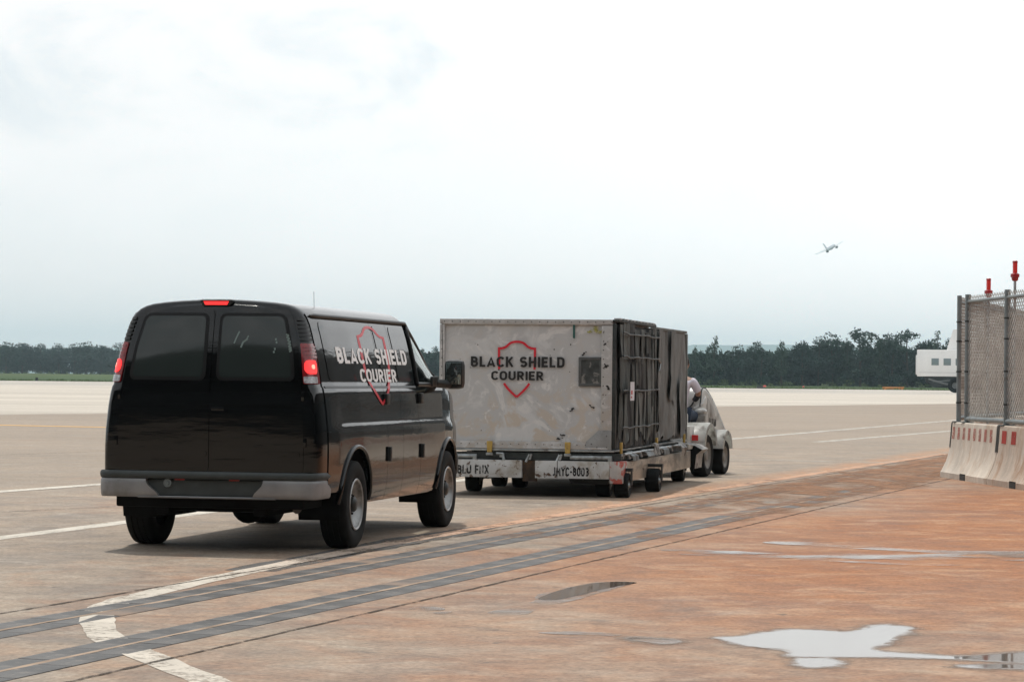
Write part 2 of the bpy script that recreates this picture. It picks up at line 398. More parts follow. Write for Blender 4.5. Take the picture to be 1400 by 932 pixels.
# ---- painted lines
def paint(name, col, wear=(0.40, 0.62), scale=2.2, tint=None, alpha_max=1.0):
    m = bpy.data.materials.new(name); m.use_nodes = True; t = m.node_tree; p = t.nodes['Principled BSDF']
    vec = N(t, 'ShaderNodeTexCoord').outputs['Object']
    c = mixc(t, ramp(t, noise(t, vec, 3.0, 5, 0.65), [(0.3, 0.0), (0.7, 1.0)]), tuple(x * 0.72 for x in col), col)
    if tint:
        s = N(t, 'ShaderNodeSeparateXYZ'); t.links.new(vec, s.inputs[0])
        c = mixc(t, ramp(t, math_n(t, 'MULTIPLY', s.outputs[1], 1 / 60), [(0.33, 0.0), (0.45, 0.85)]), c, tint)
    t.links.new(c, p.inputs['Base Color']); p.inputs['Roughness'].default_value = 0.75; p.inputs['Specular IOR Level'].default_value = 0.2
    a = math_n(t, 'MULTIPLY', noise(t, vec, scale, 7, 0.72, 0.6), 0.6); a = math_n(t, 'ADD', a, math_n(t, 'MULTIPLY', noise(t, vec, 19.0, 3, 0.7), 0.4))
    t.links.new(ramp(t, a, [(wear[0] - 0.04, 0.0), (wear[0] + 0.08, alpha_max)]), p.inputs['Alpha'])
    return m
def ribbon(pts, w, z=0.004, jag=0.0, step=None):
    P = [Vector((p[0], p[1])) for p in pts]
    if step:
        Q = [P[0]]
        for a, b in zip(P, P[1:]):
            n = max(1, int((b - a).length / step)); Q += [a.lerp(b, k / n) for k in range(1, n + 1)]
        P = Q
    g = B(); rows = []
    for i, p in enumerate(P):
        d = (P[min(i + 1, len(P) - 1)] - P[max(i - 1, 0)]).normalized(); n = Vector((-d.y, d.x))
        ww = w[min(i, len(w) - 1)] if isinstance(w, (list, tuple)) else w
        j1 = ww * (0.5 + RND.uniform(-jag, jag)); j2 = ww * (0.5 + RND.uniform(-jag, jag))
        rows.append([(p.x + n.x * j1, p.y + n.y * j1, z), (p.x - n.x * j2, p.y - n.y * j2, z)])
    g.grid(rows); return g
def smooth_line(pts, n=6):
    out = []
    for i in range(len(pts) - 1):
        p0, p1, p2, p3 = [Vector(pts[max(0, min(len(pts) - 1, i + k))]) for k in (-1, 0, 1, 2)]
        for k in range(n):
            t = k / n
            out.append(0.5 * ((2 * p1) + (p2 - p0) * t + (2 * p0 - 5 * p1 + 4 * p2 - p3) * t * t + (3 * p1 - p0 - 3 * p2 + p3) * t ** 3))
    return out + [Vector(pts[-1])]
def marking(name, pts, w, mat, z=0.002, jag=0.04, step=0.5):
    return tag(link(name, ribbon(pts, w, z, jag, step).mesh(name, mat, smooth=0)), kind='structure')
M_WHITE = paint('worn_white_paint', (0.66, 0.61, 0.53), (0.40, 0))
M_WHITE2 = paint('lead_line_paint', (0.62, 0.56, 0.48), (0.415, 0), tint=(0.50, 0.27, 0.16))
M_BLACKP = paint('worn_dark_paint', (0.13, 0.125, 0.12), (0.42, 0), alpha_max=0.9)
M_ORANGE = paint('worn_orange_paint', (0.68, 0.40, 0.15), (0.33, 0))
lead = smooth_line([(-1.15, 12.45), (-1.42, 13.0), (-1.98, 14.4), (-2.26, 15.2), (-2.46, 16.2), (-2.55, 17.3), (-2.36, 18.5), (-1.95, 20.4), (-1.22, 23.3), (0.02, 27.5), (2.4, 35.3), (5.4, 44.8), (8.9, 55.5)])
marking('dark_lead_line_border', lead[42:66], [0.45]*14+[0.4,0.34,0.3,0.25,0.2,0.2,0.2], M_BLACKP, 0.0015, 0.10, 0.3)
marking('lead_line', lead, 0.20, M_WHITE2, 0.0028, 0.05, 0.3)
a, b = at(0, 735), at(168, 714); d = (b - a).normalized(); marking('painted_line', [a - d * 6, b + d * 13], 0.24, M_WHITE, 0.002)
a, b = at(0, 672), at(137, 662); d = (b - a).normalized(); marking('painted_line', [a - d * 8, b + d * 26], 0.28, M_WHITE, 0.004)
a, b = at(0, 581), at(143, 584); d = (b - a).normalized(); marking('orange_line', [a - d * 14, b + d * 6], 0.75, M_ORANGE, 0.004)
a, b = at(1000, 600), at(1310, 574); d = (b - a).normalized(); marking('painted_line', [a - d * 10, b + d * 40], 0.35, paint('ghost_white_paint', (0.66, 0.62, 0.56), (0.43, 0), alpha_max=0.85), 0.004)
a, b = at(1130, 603), at(1310, 588); d = (b - a).normalized(); marking('painted_line', [a - d * 1, b + d * 30], 0.32, paint('ghost_white_paint_c', (0.60, 0.56, 0.50), (0.42, 0), alpha_max=0.9), 0.002)
a, b = at(1000, 628), at(1100, 630); d = (b - a).normalized(); marking('painted_line', [a - d * 8, b + d * 3], 0.3, paint('ghost_white_paint_b', (0.6, 0.56, 0.5), (0.46, 0), alpha_max=0.7), 0.004)

# ---- trench drains: two strips of steel plates, each of two rows, in a strip of concrete between two seams
M_SEAM = paint('seam_dirt', (0.05, 0.037, 0.028), (0.43, 0), 5.0, alpha_max=0.85)
def vline(v, y0, y1): return [(v + DRAIN * y0, y0), (v + DRAIN * y1, y1)]
marking('concrete_joint', vline(-8.24, 9, 60), 0.028, M_SEAM, 0.004, 0.3, 0.15)
marking('concrete_joint', vline(-6.11, 9, 60), 0.028, M_SEAM, 0.004, 0.3, 0.15)
marking('concrete_joint', [at(1040, 657), at(1160, 659), at(1275, 664)], 0.04, M_SEAM, 0.004, 0.3, 0.15)
for px0, py0, px1, py1 in ((0, 700, 150, 693), (0, 622, 145, 617)):
    marking('concrete_joint', [at(px0, py0), at(px1, py1)], 0.06, paint('faint_joint', (0.12, 0.10, 0.09), (0.45, 0), 5.0, alpha_max=0.6), 0.006, 0.25, 0.3)
M_PLATE = pm('drain_steel', (0.075, 0.072, 0.070), 0.55, 0.25, var=(1.5, 0.45), dirt=(11, 0.54, 0.68, (0.20, 0.17, 0.145)), bump=(40, 0.7, 0.008),
             dirt2=(0.7, 0.60, 0.78, (0.26, 0.17, 0.12)))
M_PLATE2 = pm('drain_steel_dusty', (0.10, 0.09, 0.082), 0.65, 0.15, var=(1.2, 0.4), dirt=(1.6, 0.38, 0.60, (0.22, 0.15, 0.105)), bump=(60, 0.4, 0.006))
M_PLATE3 = pm('drain_steel_clayed', (0.215, 0.118, 0.072), 0.85, var=(1.6, 0.35), dirt=(2.6, 0.46, 0.62, (0.12, 0.095, 0.08)), bump=(30, 0.6, 0.01))
M_SLOT = pm('drain_slot', (0.07, 0.055, 0.045), 0.9)
M_DEBRIS = pm('grit_line', (0.30, 0.22, 0.16), 0.95, var=(3, 0.4))
rz = -math.atan(DRAIN)
plates = []
for k in range(3):
    b = B(); b.box((0, 0, 0), (0.198, 0.588 - 0.004 * k, 0.018), bev=0.004)
    plates.append((b.mesh('grate_plate', M_PLATE), None))
dusty = []
for k in range(2):
    b = B(); b.box((0, 0, 0), (0.198, 0.586 - 0.004 * k, 0.018), bev=0.004); dusty.append(b.mesh('grate_plate_dusty', M_PLATE2))
clay = []
for k in range(2):
    b = B(); b.box((0, 0, 0), (0.198, 0.575 - 0.006 * k, 0.016), bev=0.004); clay.append(b.mesh('grate_plate_clay', M_PLATE3))
for vc in (-7.70, -6.645):
    g = B(); y0, y1 = 10.5, 58.0
    for s_ in (-0.235, 0.235):
        pass
    w = 0.455
    g.grid([[(vc - w / 2 + DRAIN * y0, y0, 0.0008), (vc + w / 2 + DRAIN * y0, y0, 0.0008)], [(vc - w / 2 + DRAIN * y1, y1, 0.0008), (vc + w / 2 + DRAIN * y1, y1, 0.0008)]])
    root = tag(link('trench_drain', g.mesh('trench_drain', M_SLOT, smooth=0)), kind='structure')
    part('grit_seam', ribbon([(vc + DRAIN * y0, y0), (vc + DRAIN * y1, y1)], 0.040, 0.0045, 0.2, 0.25), M_DEBRIS, root, 0)
    for row in (-1, 1):
        u = 0.0; n = 0; off = 0.0 if row < 0 else 0.3
        while True:
            u = off + n * 0.6; yy = y0 + 0.3 + u / SL; n += 1
            if yy > y1 - 0.4: break
            xx = vc + row * 0.118 * 1.02 + DRAIN * yy
            far = RND.random() < hx(yy, 26, 40) or (RND.random() < 0.02)
            me = RND.choice(dusty) if far else RND.choice(plates)[0]
            if RND.random() < (hx(yy, 24, 33) if vc > -7 else hx(yy, 27, 38)) * 0.8: me = RND.choice(clay)
            o = link('grate_plate', me, root, (xx, yy, -0.0055 + RND.uniform(-0.0008, 0.0008)), (RND.uniform(-.0025, .0025), RND.uniform(-.0025, .0025), rz))
# dried red clay tracked over the far half of the drains
def clay_cover():
    m = bpy.data.materials.new('dried_clay'); m.use_nodes = True; t = m.node_tree; p = t.nodes['Principled BSDF']
    vec = N(t, 'ShaderNodeTexCoord').outputs['Object']; s = N(t, 'ShaderNodeSeparateXYZ'); t.links.new(vec, s.inputs[0])
    c = mixc(t, ramp(t, noise(t, vec, 1.8, 6, 0.65, 0.6), [(0.3, 0.0), (0.7, 1.0)]), (0.25, 0.135, 0.08), (0.37, 0.21, 0.13))
    c = mixc(t, ramp(t, noise(t, vec, 6.0, 5, 0.7), [(0.52, 0.0), (0.7, 0.7)]), c, (0.14, 0.10, 0.08))
    t.links.new(c, p.inputs['Base Color']); p.inputs['Roughness'].default_value = 0.9; p.inputs['Specular IOR Level'].default_value = 0.1
    n1 = noise(t, mapping(t, vec, rot=(0, 0, math.atan(DRAIN)), scale=(1.6, 0.8, 1)), 1.0, 7, 0.74, 0.7)
    cov2 = math_n(t, 'SUBTRACT', math_n(t, 'MULTIPLY', hxn(t, s.outputs[1], 21.0, 38.0), 0.22), 0.15)
    vv = math_n(t, 'SUBTRACT', s.outputs[0], math_n(t, 'MULTIPLY', s.outputs[1], DRAIN))
    ed = math_n(t, 'SUBTRACT', 1.0, math_n(t, 'MULTIPLY', math_n(t, 'ABSOLUTE', math_n(t, 'ADD', vv, 7.2)), 1 / 1.42), clamp=True)
    n1 = math_n(t, 'ADD', n1, math_n(t, 'MULTIPLY', math_n(t, 'SUBTRACT', ramp(t, ed, [(0.0, 0.0), (0.45, 1.0)]), 1.0), 0.3))
    t.links.new(ramp(t, math_n(t, 'ADD', n1, cov2), [(0.43, 0.0), (0.64, 0.85)]), p.inputs['Alpha'])
    return m
def hxn(t, v, a, b):
    return math_n(t, 'MULTIPLY', math_n(t, 'SUBTRACT', v, a), 1.0 / (b - a), clamp=True)
M_CLAY = clay_cover()
for vc in (-7.20,):
    tag(link('clay_film', ribbon(vline(vc, 20, 58), 2.7, 0.0062, 0.06, 0.4).mesh('clay_film', M_CLAY, smooth=0)), kind='structure')
# ---- puddles: flat water, each with a damp rim
def puddle_materials():
    m = bpy.data.materials.new('puddle_water'); m.use_nodes = True; t = m.node_tree; p = t.nodes['Principled BSDF']
    p.inputs['Base Color'].default_value = (0.13, 0.10, 0.08, 1); p.inputs['Roughness'].default_value = 0.03
    p.inputs['IOR'].default_value = 1.33; p.inputs['Specular IOR Level'].default_value = 0.5
    b = N(t, 'ShaderNodeBump'); b.inputs['Strength'].default_value = 0.03; b.inputs['Distance'].default_value = 0.005
    t.links.new(noise(t, N(t, 'ShaderNodeTexCoord').outputs['Object'], 3.0, 2), b.inputs['Height']); t.links.new(b.outputs[0], p.inputs['Normal'])
    w = paint('damp_concrete', (0.21, 0.14, 0.095), (0.43, 0), 3.0, alpha_max=0.5)
    f = bpy.data.materials.new('water_film'); f.use_nodes = True; t = f.node_tree; p = t.nodes['Principled BSDF']
    p.inputs['Base Color'].default_value = (0.33, 0.29, 0.26, 1); p.inputs['IOR'].default_value = 1.33
    vec = N(t, 'ShaderNodeTexCoord').outputs['Object']
    t.links.new(ramp(t, noise(t, vec, 1.2, 5), [(0.35, 0.12), (0.65, 0.30)]), p.inputs['Roughness'])
    al = noise(t, mapping(t, vec, scale=(0.8, 1.2, 1)), 1.3, 6, 0.65, 0.5)
    t.links.new(ramp(t, al, [(0.42, 0.0), (0.58, 0.68)]), p.inputs['Alpha'])
    return m, w, f
M_WATER, M_DAMP, M_FILM = puddle_materials()
def shore():
    m = bpy.data.materials.new('shallow_edge'); m.use_nodes = True; t = m.node_tree; p = t.nodes['Principled BSDF']
    p.inputs['Base Color'].default_value = (0.20, 0.145, 0.105, 1); p.inputs['IOR'].default_value = 1.33
    vec = N(t, 'ShaderNodeTexCoord').outputs['Object']; at_ = N(t, 'ShaderNodeAttribute', attribute_name='edge')
    n = noise(t, vec, 9.0, 5, 0.7)
    s_ = math_n(t, 'ADD', at_.outputs['Fac'], math_n(t, 'MULTIPLY', math_n(t, 'SUBTRACT', n, 0.5), 1.3))
    t.links.new(ramp(t, s_, [(0.25, 0.0), (0.95, 0.85)]), p.inputs['Alpha'])
    t.links.new(ramp(t, s_, [(0.4, 0.55), (0.95, 0.10)]), p.inputs['Roughness'])
    return m
M_SHORE = shore()
PUD = [0]
def puddle(pix, mat=None, rim=True, wob=0.012):
    PUD[0] += 1; z0 = 0.0024 + 0.0002 * PUD[0]
    P = [at(*p) for p in pix]
    pts = []
    n = len(P)
    for i in range(n):      # round the outline off (closed spline)
        p0, p1, p2, p3 = P[i - 1], P[i], P[(i + 1) % n], P[(i + 2) % n]
        for k in range(5):
            t = k / 5
            q = 0.5 * ((2 * p1) + (p2 - p0) * t + (2 * p0 - 5 * p1 + 4 * p2 - p3) * t * t + (3 * p1 - p0 - 3 * p2 + p3) * t ** 3)
            q.x += wob * mnoise.noise(q * 9); q.y += wob * 4 * mnoise.noise(q * 5 + Vector((3, 1, 7))); pts.append(q)
    def poly(k, z):
        g = B(); c = sum(pts, Vector()) / len(pts); ring = []
        m_ = len(pts)
        for i, q in enumerate(pts):
            d = pts[(i + 1) % m_] - pts[i - 1]; nrm = Vector((d.y, -d.x, 0)).normalized()
            if (q - c).dot(nrm) < 0 and False: nrm = -nrm
            ring.append(q + nrm * k * sgn * (1.0 + 0.8 * mnoise.noise(q * 6)))
        f = g.bm.faces.new([g.bm.verts.new((q.x, q.y, z)) for q in ring])
        bmesh.ops.triangulate(g.bm, faces=[f]); return g
    area = sum(a.x * b_.y - b_.x * a.y for a, b_ in zip(pts, pts[1:] + pts[:1])); sgn = 1 if area > 0 else -1
    o = tag(link('puddle', poly(0, z0).mesh('puddle', mat or M_WATER, smooth=0)), kind='structure')
    if rim:
        ge = B(); lay = ge.bm.verts.layers.float.new('edge'); m_ = len(pts); rr_ = [[], [], []]
        for i, q in enumerate(pts):
            d = pts[(i + 1) % m_] - pts[i - 1]; nrm = Vector((d.y, -d.x, 0)).normalized() * sgn
            for j, k in enumerate((-0.012, 0.05 + 0.04 * mnoise.noise(q * 4), 0.13 + 0.08 * mnoise.noise(q * 3))):
                vv = ge.bm.verts.new((q.x + nrm.x * k, q.y + nrm.y * k * 1.6, z0 + 0.00025 - 0.0007 * j)); vv[lay] = (1.0, 0.5, 0.0)[j]; rr_[j].append(vv)
        for j in (0, 1):
            for i in range(m_):
                try: ge.bm.faces.new([rr_[j][i], rr_[j][(i + 1) % m_], rr_[j + 1][(i + 1) % m_], rr_[j + 1][i]])
                except ValueError: pass
        part('shallow_edge', ge, M_SHORE, o, 0)
    return o
def q8(x, y): return (900 + x / 2.8, 600 + y / 2.8)
def q1(x, y): return (450 + x / 2.8, 600 + y / 2.8)
puddle([q8(*p) for p in [(228, 762), (330, 752), (470, 733), (600, 731), (735, 738), (830, 714), (900, 713), (968, 722), (950, 738), (905, 760), (885, 778), (822, 797), (850, 812), (1000, 822), (1150, 832), (1300, 822), (1480, 818), (1480, 856), (1300, 850), (1140, 842), (900, 834), (700, 833), (510, 829), (498, 806), (375, 797)]])
puddle([q8(*p) for p in [(530, 846), (600, 838), (690, 850), (672, 866), (600, 874), (548, 868)]])
puddle([q8(*p) for p in [(1150, 868), (1290, 862), (1480, 868), (1480, 880), (1300, 878), (1190, 876)]])
puddle([q1(*p) for p in [(605, 664), (690, 648), (780, 622), (800, 596), (900, 570), (1020, 548), (1120, 545), (1180, 550), (1120, 566), (1030, 592), (920, 622), (830, 640), (760, 668), (680, 672)]], M_FILM, False)
puddle([q1(*p) for p in [(800, 612), (850, 590), (930, 567), (1030, 550), (1120, 546), (1178, 551), (1110, 563), (1020, 582), (930, 604), (860, 616)]], rim=False, wob=0.008)
puddle([q1(*p) for p in [(800, 742), (900, 737), (1000, 738), (1115, 746), (1100, 755), (1000, 750), (880, 748)]], M_FILM, False, 0.006)
puddle([q1(*p) for p in [(1150, 764), (1230, 764), (1335, 772), (1320, 782), (1240, 780), (1180, 772)]], M_FILM, True, 0.006)
puddle([q1(*p) for p in [(300, 650), (360, 642), (430, 646), (440, 654), (370, 657)]], M_FILM, False, 0.006)
puddle([q1(*p) for p in [(400, 664), (470, 660), (455, 668), (420, 671)]], M_FILM, False, 0.006)
puddle([q8(*p) for p in [(-20, 416), (120, 420), (240, 428), (420, 436), (560, 445), (720, 440), (900, 444), (1130, 438), (1480, 438), (1480, 468), (1200, 462), (980, 464), (820, 460), (640, 462), (420, 454), (200, 446), (80, 442)]], M_FILM, False, 0.02)
puddle([q8(*p) for p in [(180, 428), (300, 430), (430, 440), (560, 446), (450, 450), (320, 444)]], M_FILM, False, 0.02)
puddle([q8(*p) for p in [(400, 396), (520, 392), (700, 406), (900, 418), (1130, 428), (1480, 430), (1480, 436), (1100, 436), (880, 428), (640, 412), (470, 404)]], M_FILM, False, 0.01)
puddle([q8(*p) for p in [(520, 462), (700, 466), (900, 474), (1060, 479), (1160, 483), (1000, 485), (820, 478), (640, 468)]], M_FILM, False, 0.02)
puddle([q1(*p) for p in [(1070, 413), (1130, 410), (1160, 416), (1110, 424)]], M_FILM, False, 0.006)

# ------------------------------------------------------------------ the wood beyond the airfield
M_LEAF = []
for nm, c in (('leaf_dark', (0.018, 0.046, 0.034)), ('leaf_mid', (0.025, 0.055, 0.035)), ('leaf_blue', (0.017, 0.043, 0.037))):
    M_LEAF.append(pm(nm, c, 0.75, var=(0.35, 0.45), spec=0.25))
M_BARK = pm('bark', (0.045, 0.038, 0.030), 0.95, var=(2, 0.3))
def leaf_cloud(r, blobs, n, size):
    """many small leaf sprays through the volume of the blobs"""
    V = []; Fc = []
    wts = [b[3] * b[4] * b[3] for b in blobs]; tot = sum(wts)
    for b, w in zip(blobs, wts):
        for _ in range(int(n * w / tot)):
            d = Vector((r.gauss(0, 1), r.gauss(0, 1), r.gauss(0, 1))).normalized(); k = r.random() ** 0.33 * r.uniform(0.75, 1.12)
            c = Vector((b[0] + d.x * b[3] * k, b[1] + d.y * b[3] * k, b[2] + d.z * b[4] * k))
            nx = Vector((r.gauss(0, 1), r.gauss(0, 1), r.gauss(0, 1) + 0.9)).normalized()
            a = nx.cross(Vector((r.random(), r.random(), 0.3))).normalized(); bb = nx.cross(a)
            s = size * r.uniform(0.5, 1.3); i = len(V)
            V += [c - a * s, c + bb * s * r.uniform(.3, .6), c + a * s, c - bb * s * r.uniform(.3, .7)]; Fc.append((i, i + 1, i + 2, i + 3))
    return V, Fc
def tree_blobs(r, H, kind):
    bl = []
    if kind == 0:      # broad, several lobes
        for k in range(r.randint(7, 10)):
            a = r.uniform(0, 6.28); rad = r.uniform(0.3, 1.0) * H * 0.24; z = r.uniform(0.42, 0.86) * H
            s = H * r.uniform(0.11, 0.19); bl.append((math.cos(a) * rad, math.sin(a) * rad, z, s, s * 0.8))
        bl.append((r.uniform(-.06, .06) * H, 0, H * 0.88, H * 0.13, H * 0.11))
        for k in range(4): bl.append((r.uniform(-.2, .2) * H, r.uniform(-.2, .05) * H, r.uniform(.12, .45) * H, H * .14, H * .12))
    elif kind == 1:    # pine with a ragged top
        for k in range(9):
            z = H * (0.36 + 0.62 * k / 8); s = H * 0.19 * (1 - 0.72 * (k / 8) ** 1.3) * r.uniform(.75, 1.2)
            a = r.uniform(0, 6.28); bl.append((math.cos(a) * s * .45, math.sin(a) * s * .45, z, s, H * 0.07))
        for k in range(4): bl.append((r.uniform(-.18, .18) * H, r.uniform(-.2, .05) * H, r.uniform(.10, .40) * H, H * .13, H * .11))
    else:              # open crown on a clear stem
        for k in range(r.randint(6, 8)):
            a = r.uniform(0, 6.28); rad = r.uniform(0.2, 1) * H * 0.26; z = r.uniform(0.52, 0.93) * H
            s = H * r.uniform(0.08, 0.13); bl.append((math.cos(a) * rad, math.sin(a) * rad, z, s, s * 0.9))
        for k in range(5): bl.append((r.uniform(-.2, .2) * H, r.uniform(-.2, .05) * H, r.uniform(.12, .5) * H, H * .13, H * .11))
    return bl
def trunk_builder(r, H, blobs, b=None, base=Vector()):
    b = b or B()
    top = Vector((r.uniform(-.03, .03) * H, r.uniform(-.03, .03) * H, H * 0.86))
    b.tube([base + Vector((0, 0, -0.3)), base + top * 0.4 + Vector((r.uniform(-.1, .1), 0, 0)), base + top], [H * 0.022, H * 0.016, H * 0.004], 6)
    for bb in r.sample(blobs, min(5, len(blobs))):
        z0 = max(0.25 * H, bb[2] - 0.16 * H); st = base + top * (z0 / top.z)
        b.tube([st, base + Vector((bb[0], bb[1], bb[2]))], [H * 0.009, H * 0.003], 5)
    return b
variants = []
for k in range(8):
    r = random.Random(40 + k); kind = (0, 1, 0, 2, 1, 0, 2, 1)[k]; H = 10.0
    bl = tree_blobs(r, H, kind)
    V, Fc = leaf_cloud(r, bl, (2300, 1900, 1700)[kind], 0.28)
    me = bpy.data.meshes.new('crown'); me.from_pydata(V, [], Fc); me.materials.append(M_LEAF[k % 3])
    tm = trunk_builder(r, H, bl).mesh('trunk', M_BARK)
    variants.append((me, tm, kind))
def wood_y(x):   # the edge of the wood: close on the right of the view, drawing back to the left
    return 575 + 430 * hx(-x, -30, 120) + 6 * math.sin(x * 0.11) + 4 * math.sin(x * 0.31)
KIND = ('broad round-crowned tree', 'ragged narrow pine', 'tall open-crowned tree on a clear stem')
def tree(x, y, H, k, label, group='trees along the edge of the wood', w=1.0):
    cm_, tm_, kind = variants[k]
    o = thing('tree', label, 'tree', (x, y, land(x, y) - 0.1), RND.uniform(0, 6.28), group)
    s = H / 10.0
    for nm, me in (('crown', cm_), ('trunk', tm_)):
        c = link(nm, me, o); c.scale = (s * w, s * w, s)
    return o
# trees one can pick out along the skyline on the right: (pixel x, top pixel y, kind index, width, label)
picked = [
    (950, 474, 4, 1.0, 'ragged pine in the wood close beside the second cargo container'),
    (976, 461, 1, 1.0, 'pointed pine rising above the wood just right of the baggage tractor'),
    (1008, 470, 0, 1.1, 'low broad tree in the wood beyond the sloping nose of the baggage tractor'),
    (1040, 466, 3, 1.1, 'feathery open-topped tree in the wood right of the pointed pine'),
    (1068, 467, 7, 1.0, 'small ragged pine in the dip of the wood skyline'),
    (1096, 464, 5, 1.0, 'broad tree where the wood skyline starts to climb towards the airliner'),
    (1118, 459, 2, 1.0, 'round tree on the shoulder of the tall clump below the airliner'),
    (1138, 453, 0, 1.15, 'broad high tree of the wood right below the climbing airliner'),
    (1158, 463, 4, 0.9, 'narrow pine in the notch between the two highest clumps of the wood'),
    (1176, 450, 6, 1.25, 'tallest flat-topped tree of the wood, standing clear of its neighbours'),
    (1202, 463, 7, 1.0, 'ragged pine in the notch left of the lacy tree by the mobile lounge'),
    (1219, 455, 3, 1.1, 'lacy open tree over the orange boom, with sky showing through its crown'),
    (1240, 452, 6, 1.3, 'lacy wide-topped tree right above the tail end of the mobile lounge'),
    (1266, 463, 5, 1.0, 'round tree behind the roof of the mobile lounge'),
    (1279, 455, 1, 1.0, 'pointed pine behind the fin of the mobile lounge'),
    (1300, 461, 2, 1.1, 'round tree seen past the fence post nearest the mobile lounge fin')]
def place_px(px, y): return at(px, 540, 0.0).x / at(px, 540, 0.0).y * y
def top_h(px, py, y): return CAM_H + ((HOR + ROLL * (px - 700)) - py) / F_PX * y
for px, py, k, w, lab in picked:
    y = 566.0; x = place_px(px, y); y = wood_y(x) - 4; x = place_px(px, y)
    tree(x, y, (top_h(px, py, y) - land(x, y)) / 0.985, k, lab, w=w)
left_labels = {
    8: 'hazy round tree at the far left end of the distant wood', 30: 'hazy broad tree on the first rise of the distant wood at left', 55: 'hazy rounded tree in the distant wood at left, just past the first rise',
    80: 'hazy tree in the long low stretch of the distant wood left of the van', 101: 'hazy broad tree on the skyline between the low stretch and the rise by the van', 117: 'hazy broad tree on the highest rise of the distant wood left of the van',
    138: 'hazy round tree in the dip just left of the van tail lamp', 160: 'hazy tree partly hidden by the left tail lamp of the van'}
for i, (px, py) in enumerate([(8, 466), (30, 467), (55, 469), (80, 469), (101, 468), (117, 466), (138, 470), (160, 468)]):
    y = 990.0; x = place_px(px, y); y = wood_y(x) - 4; x = place_px(px, y)
    tree(x, y, (top_h(px, py, y) - land(x, y)) / 0.985, (0, 5, 2, 2, 0, 0, 5, 2)[i], left_labels[px], w=1.5)
for px, py, k, lab in ((577, 476, 7, 'hazy pine seen through the gap between the van and the container, nearer the van'), (594, 472, 2, 'hazy round tree seen in the gap right beside the container corner')):
    y = 700.0; x = place_px(px, y)
    for _ in range(12): y = wood_y(x) - 4; x = place_px(px, y)
    tree(x, y, top_h(px, py, y) - land(x, y), k, lab)
# the rest of the wood reads as one mass
r = random.Random(11); V = []; Fc = []
x = -330.0
while x < 260:
    for rowi in range(4):
        y = wood_y(x) + 1 + rowi * 7 + r.uniform(-2.5, 2.5); xx = x + r.uniform(-2, 2)
        base_h = (9.0 if xx > 20 else 9.2) - 0.4 * rowi + 0.7 * mnoise.noise(Vector((xx * 0.05, 0, 5)))
        px = 700 + F_PX * xx / y
        want = np.interp(px, [-500, 0, 120, 300, 560, 940, 1000, 1070, 1110, 1140, 1180, 1240, 1300, 1600], [470, 470, 472, 474, 475, 475, 476, 475, 469, 464, 464, 465, 466, 463])
        H = (top_h(px, want, y) - land(xx, y)) * r.uniform(0.80, 1.02)
        bl = tree_blobs(r, H, r.choice((0, 0, 1, 0, 2) if xx > 0 else (0, 0, 0)))
        if rowi < 2:      # undergrowth closing the view below the crowns
            for q in range(10): bl.append((r.uniform(-2.8, 2.8), r.uniform(-1.8, 1.0), r.uniform(0.05, 0.80) * H, H * r.uniform(.13, .20), H * r.uniform(.12, .18)))
        v, f = leaf_cloud(r, bl, 1350 if rowi < 2 else 520, 0.46)
        o = len(V); off = Vector((xx, y, land(xx, y) - 0.1)); V += [p + off for p in v]; Fc += [tuple(i + o for i in q) for q in f]
    x += 2.9 if x > -20 else 4.2
me = bpy.data.meshes.new('wood'); me.from_pydata(V, [], Fc); me.materials.append(pm('leaf_wood', (0.018, 0.045, 0.035), 0.8, var=(0.12, 0.45), dirt=(0.05, 0.5, 0.75, (0.030, 0.060, 0.036)), spec=0.2))
tag(link('distant_wood', me), kind='stuff')
# dark interior of the wood behind the leaves: one long thicket body of shaded branches
g = B()
for k in range(60):
    xx = -215 + k * 8; y = wood_y(xx) + 26
# scrub along its foot
V = []; Fc = []
for i in range(420):
    xx = r.uniform(-330, 260); y = wood_y(xx) - r.uniform(1, 9); h = r.uniform(0.4, 1.5)
    v, f = leaf_cloud(r, [(0, 0, h * .5, h * r.uniform(.7, 1.2), h * .6)], 46, 0.26)
    o = len(V); off = Vector((xx, y, land(xx, y))); V += [p + off for p in v]; Fc += [tuple(j + o for j in q) for q in f]
me = bpy.data.meshes.new('scrub'); me.from_pydata(V, [], Fc); me.materials.append(pm('leaf_scrub', (0.075, 0.115, 0.045), 0.85, var=(0.2, 0.4), spec=0.2))
tag(link('scrub', me), kind='stuff')
# far blue hills
g = B(); HY = 9600.0
rows = [[], [], []]
for i in range(90):
    x = -5600 + i * 130; px = 700 + F_PX * x / HY
    h = 84 + 30 * mnoise.noise(Vector((x * 0.0011, 2.2, 0))) + 12 * mnoise.noise(Vector((x * 0.004, 1, 0))) + 36 * hx(px, 880, 960) - 30 * hx(px, 1090, 1250)
    rows[0].append((x, HY - 700, 0)); rows[1].append((x, HY, h)); rows[2].append((x, HY + 700, 0))
g.grid(rows); tag(link('hills', g.mesh('hills', pm('far_hills', (0.06, 0.085, 0.05), 0.95, spec=0.1))), kind='structure')
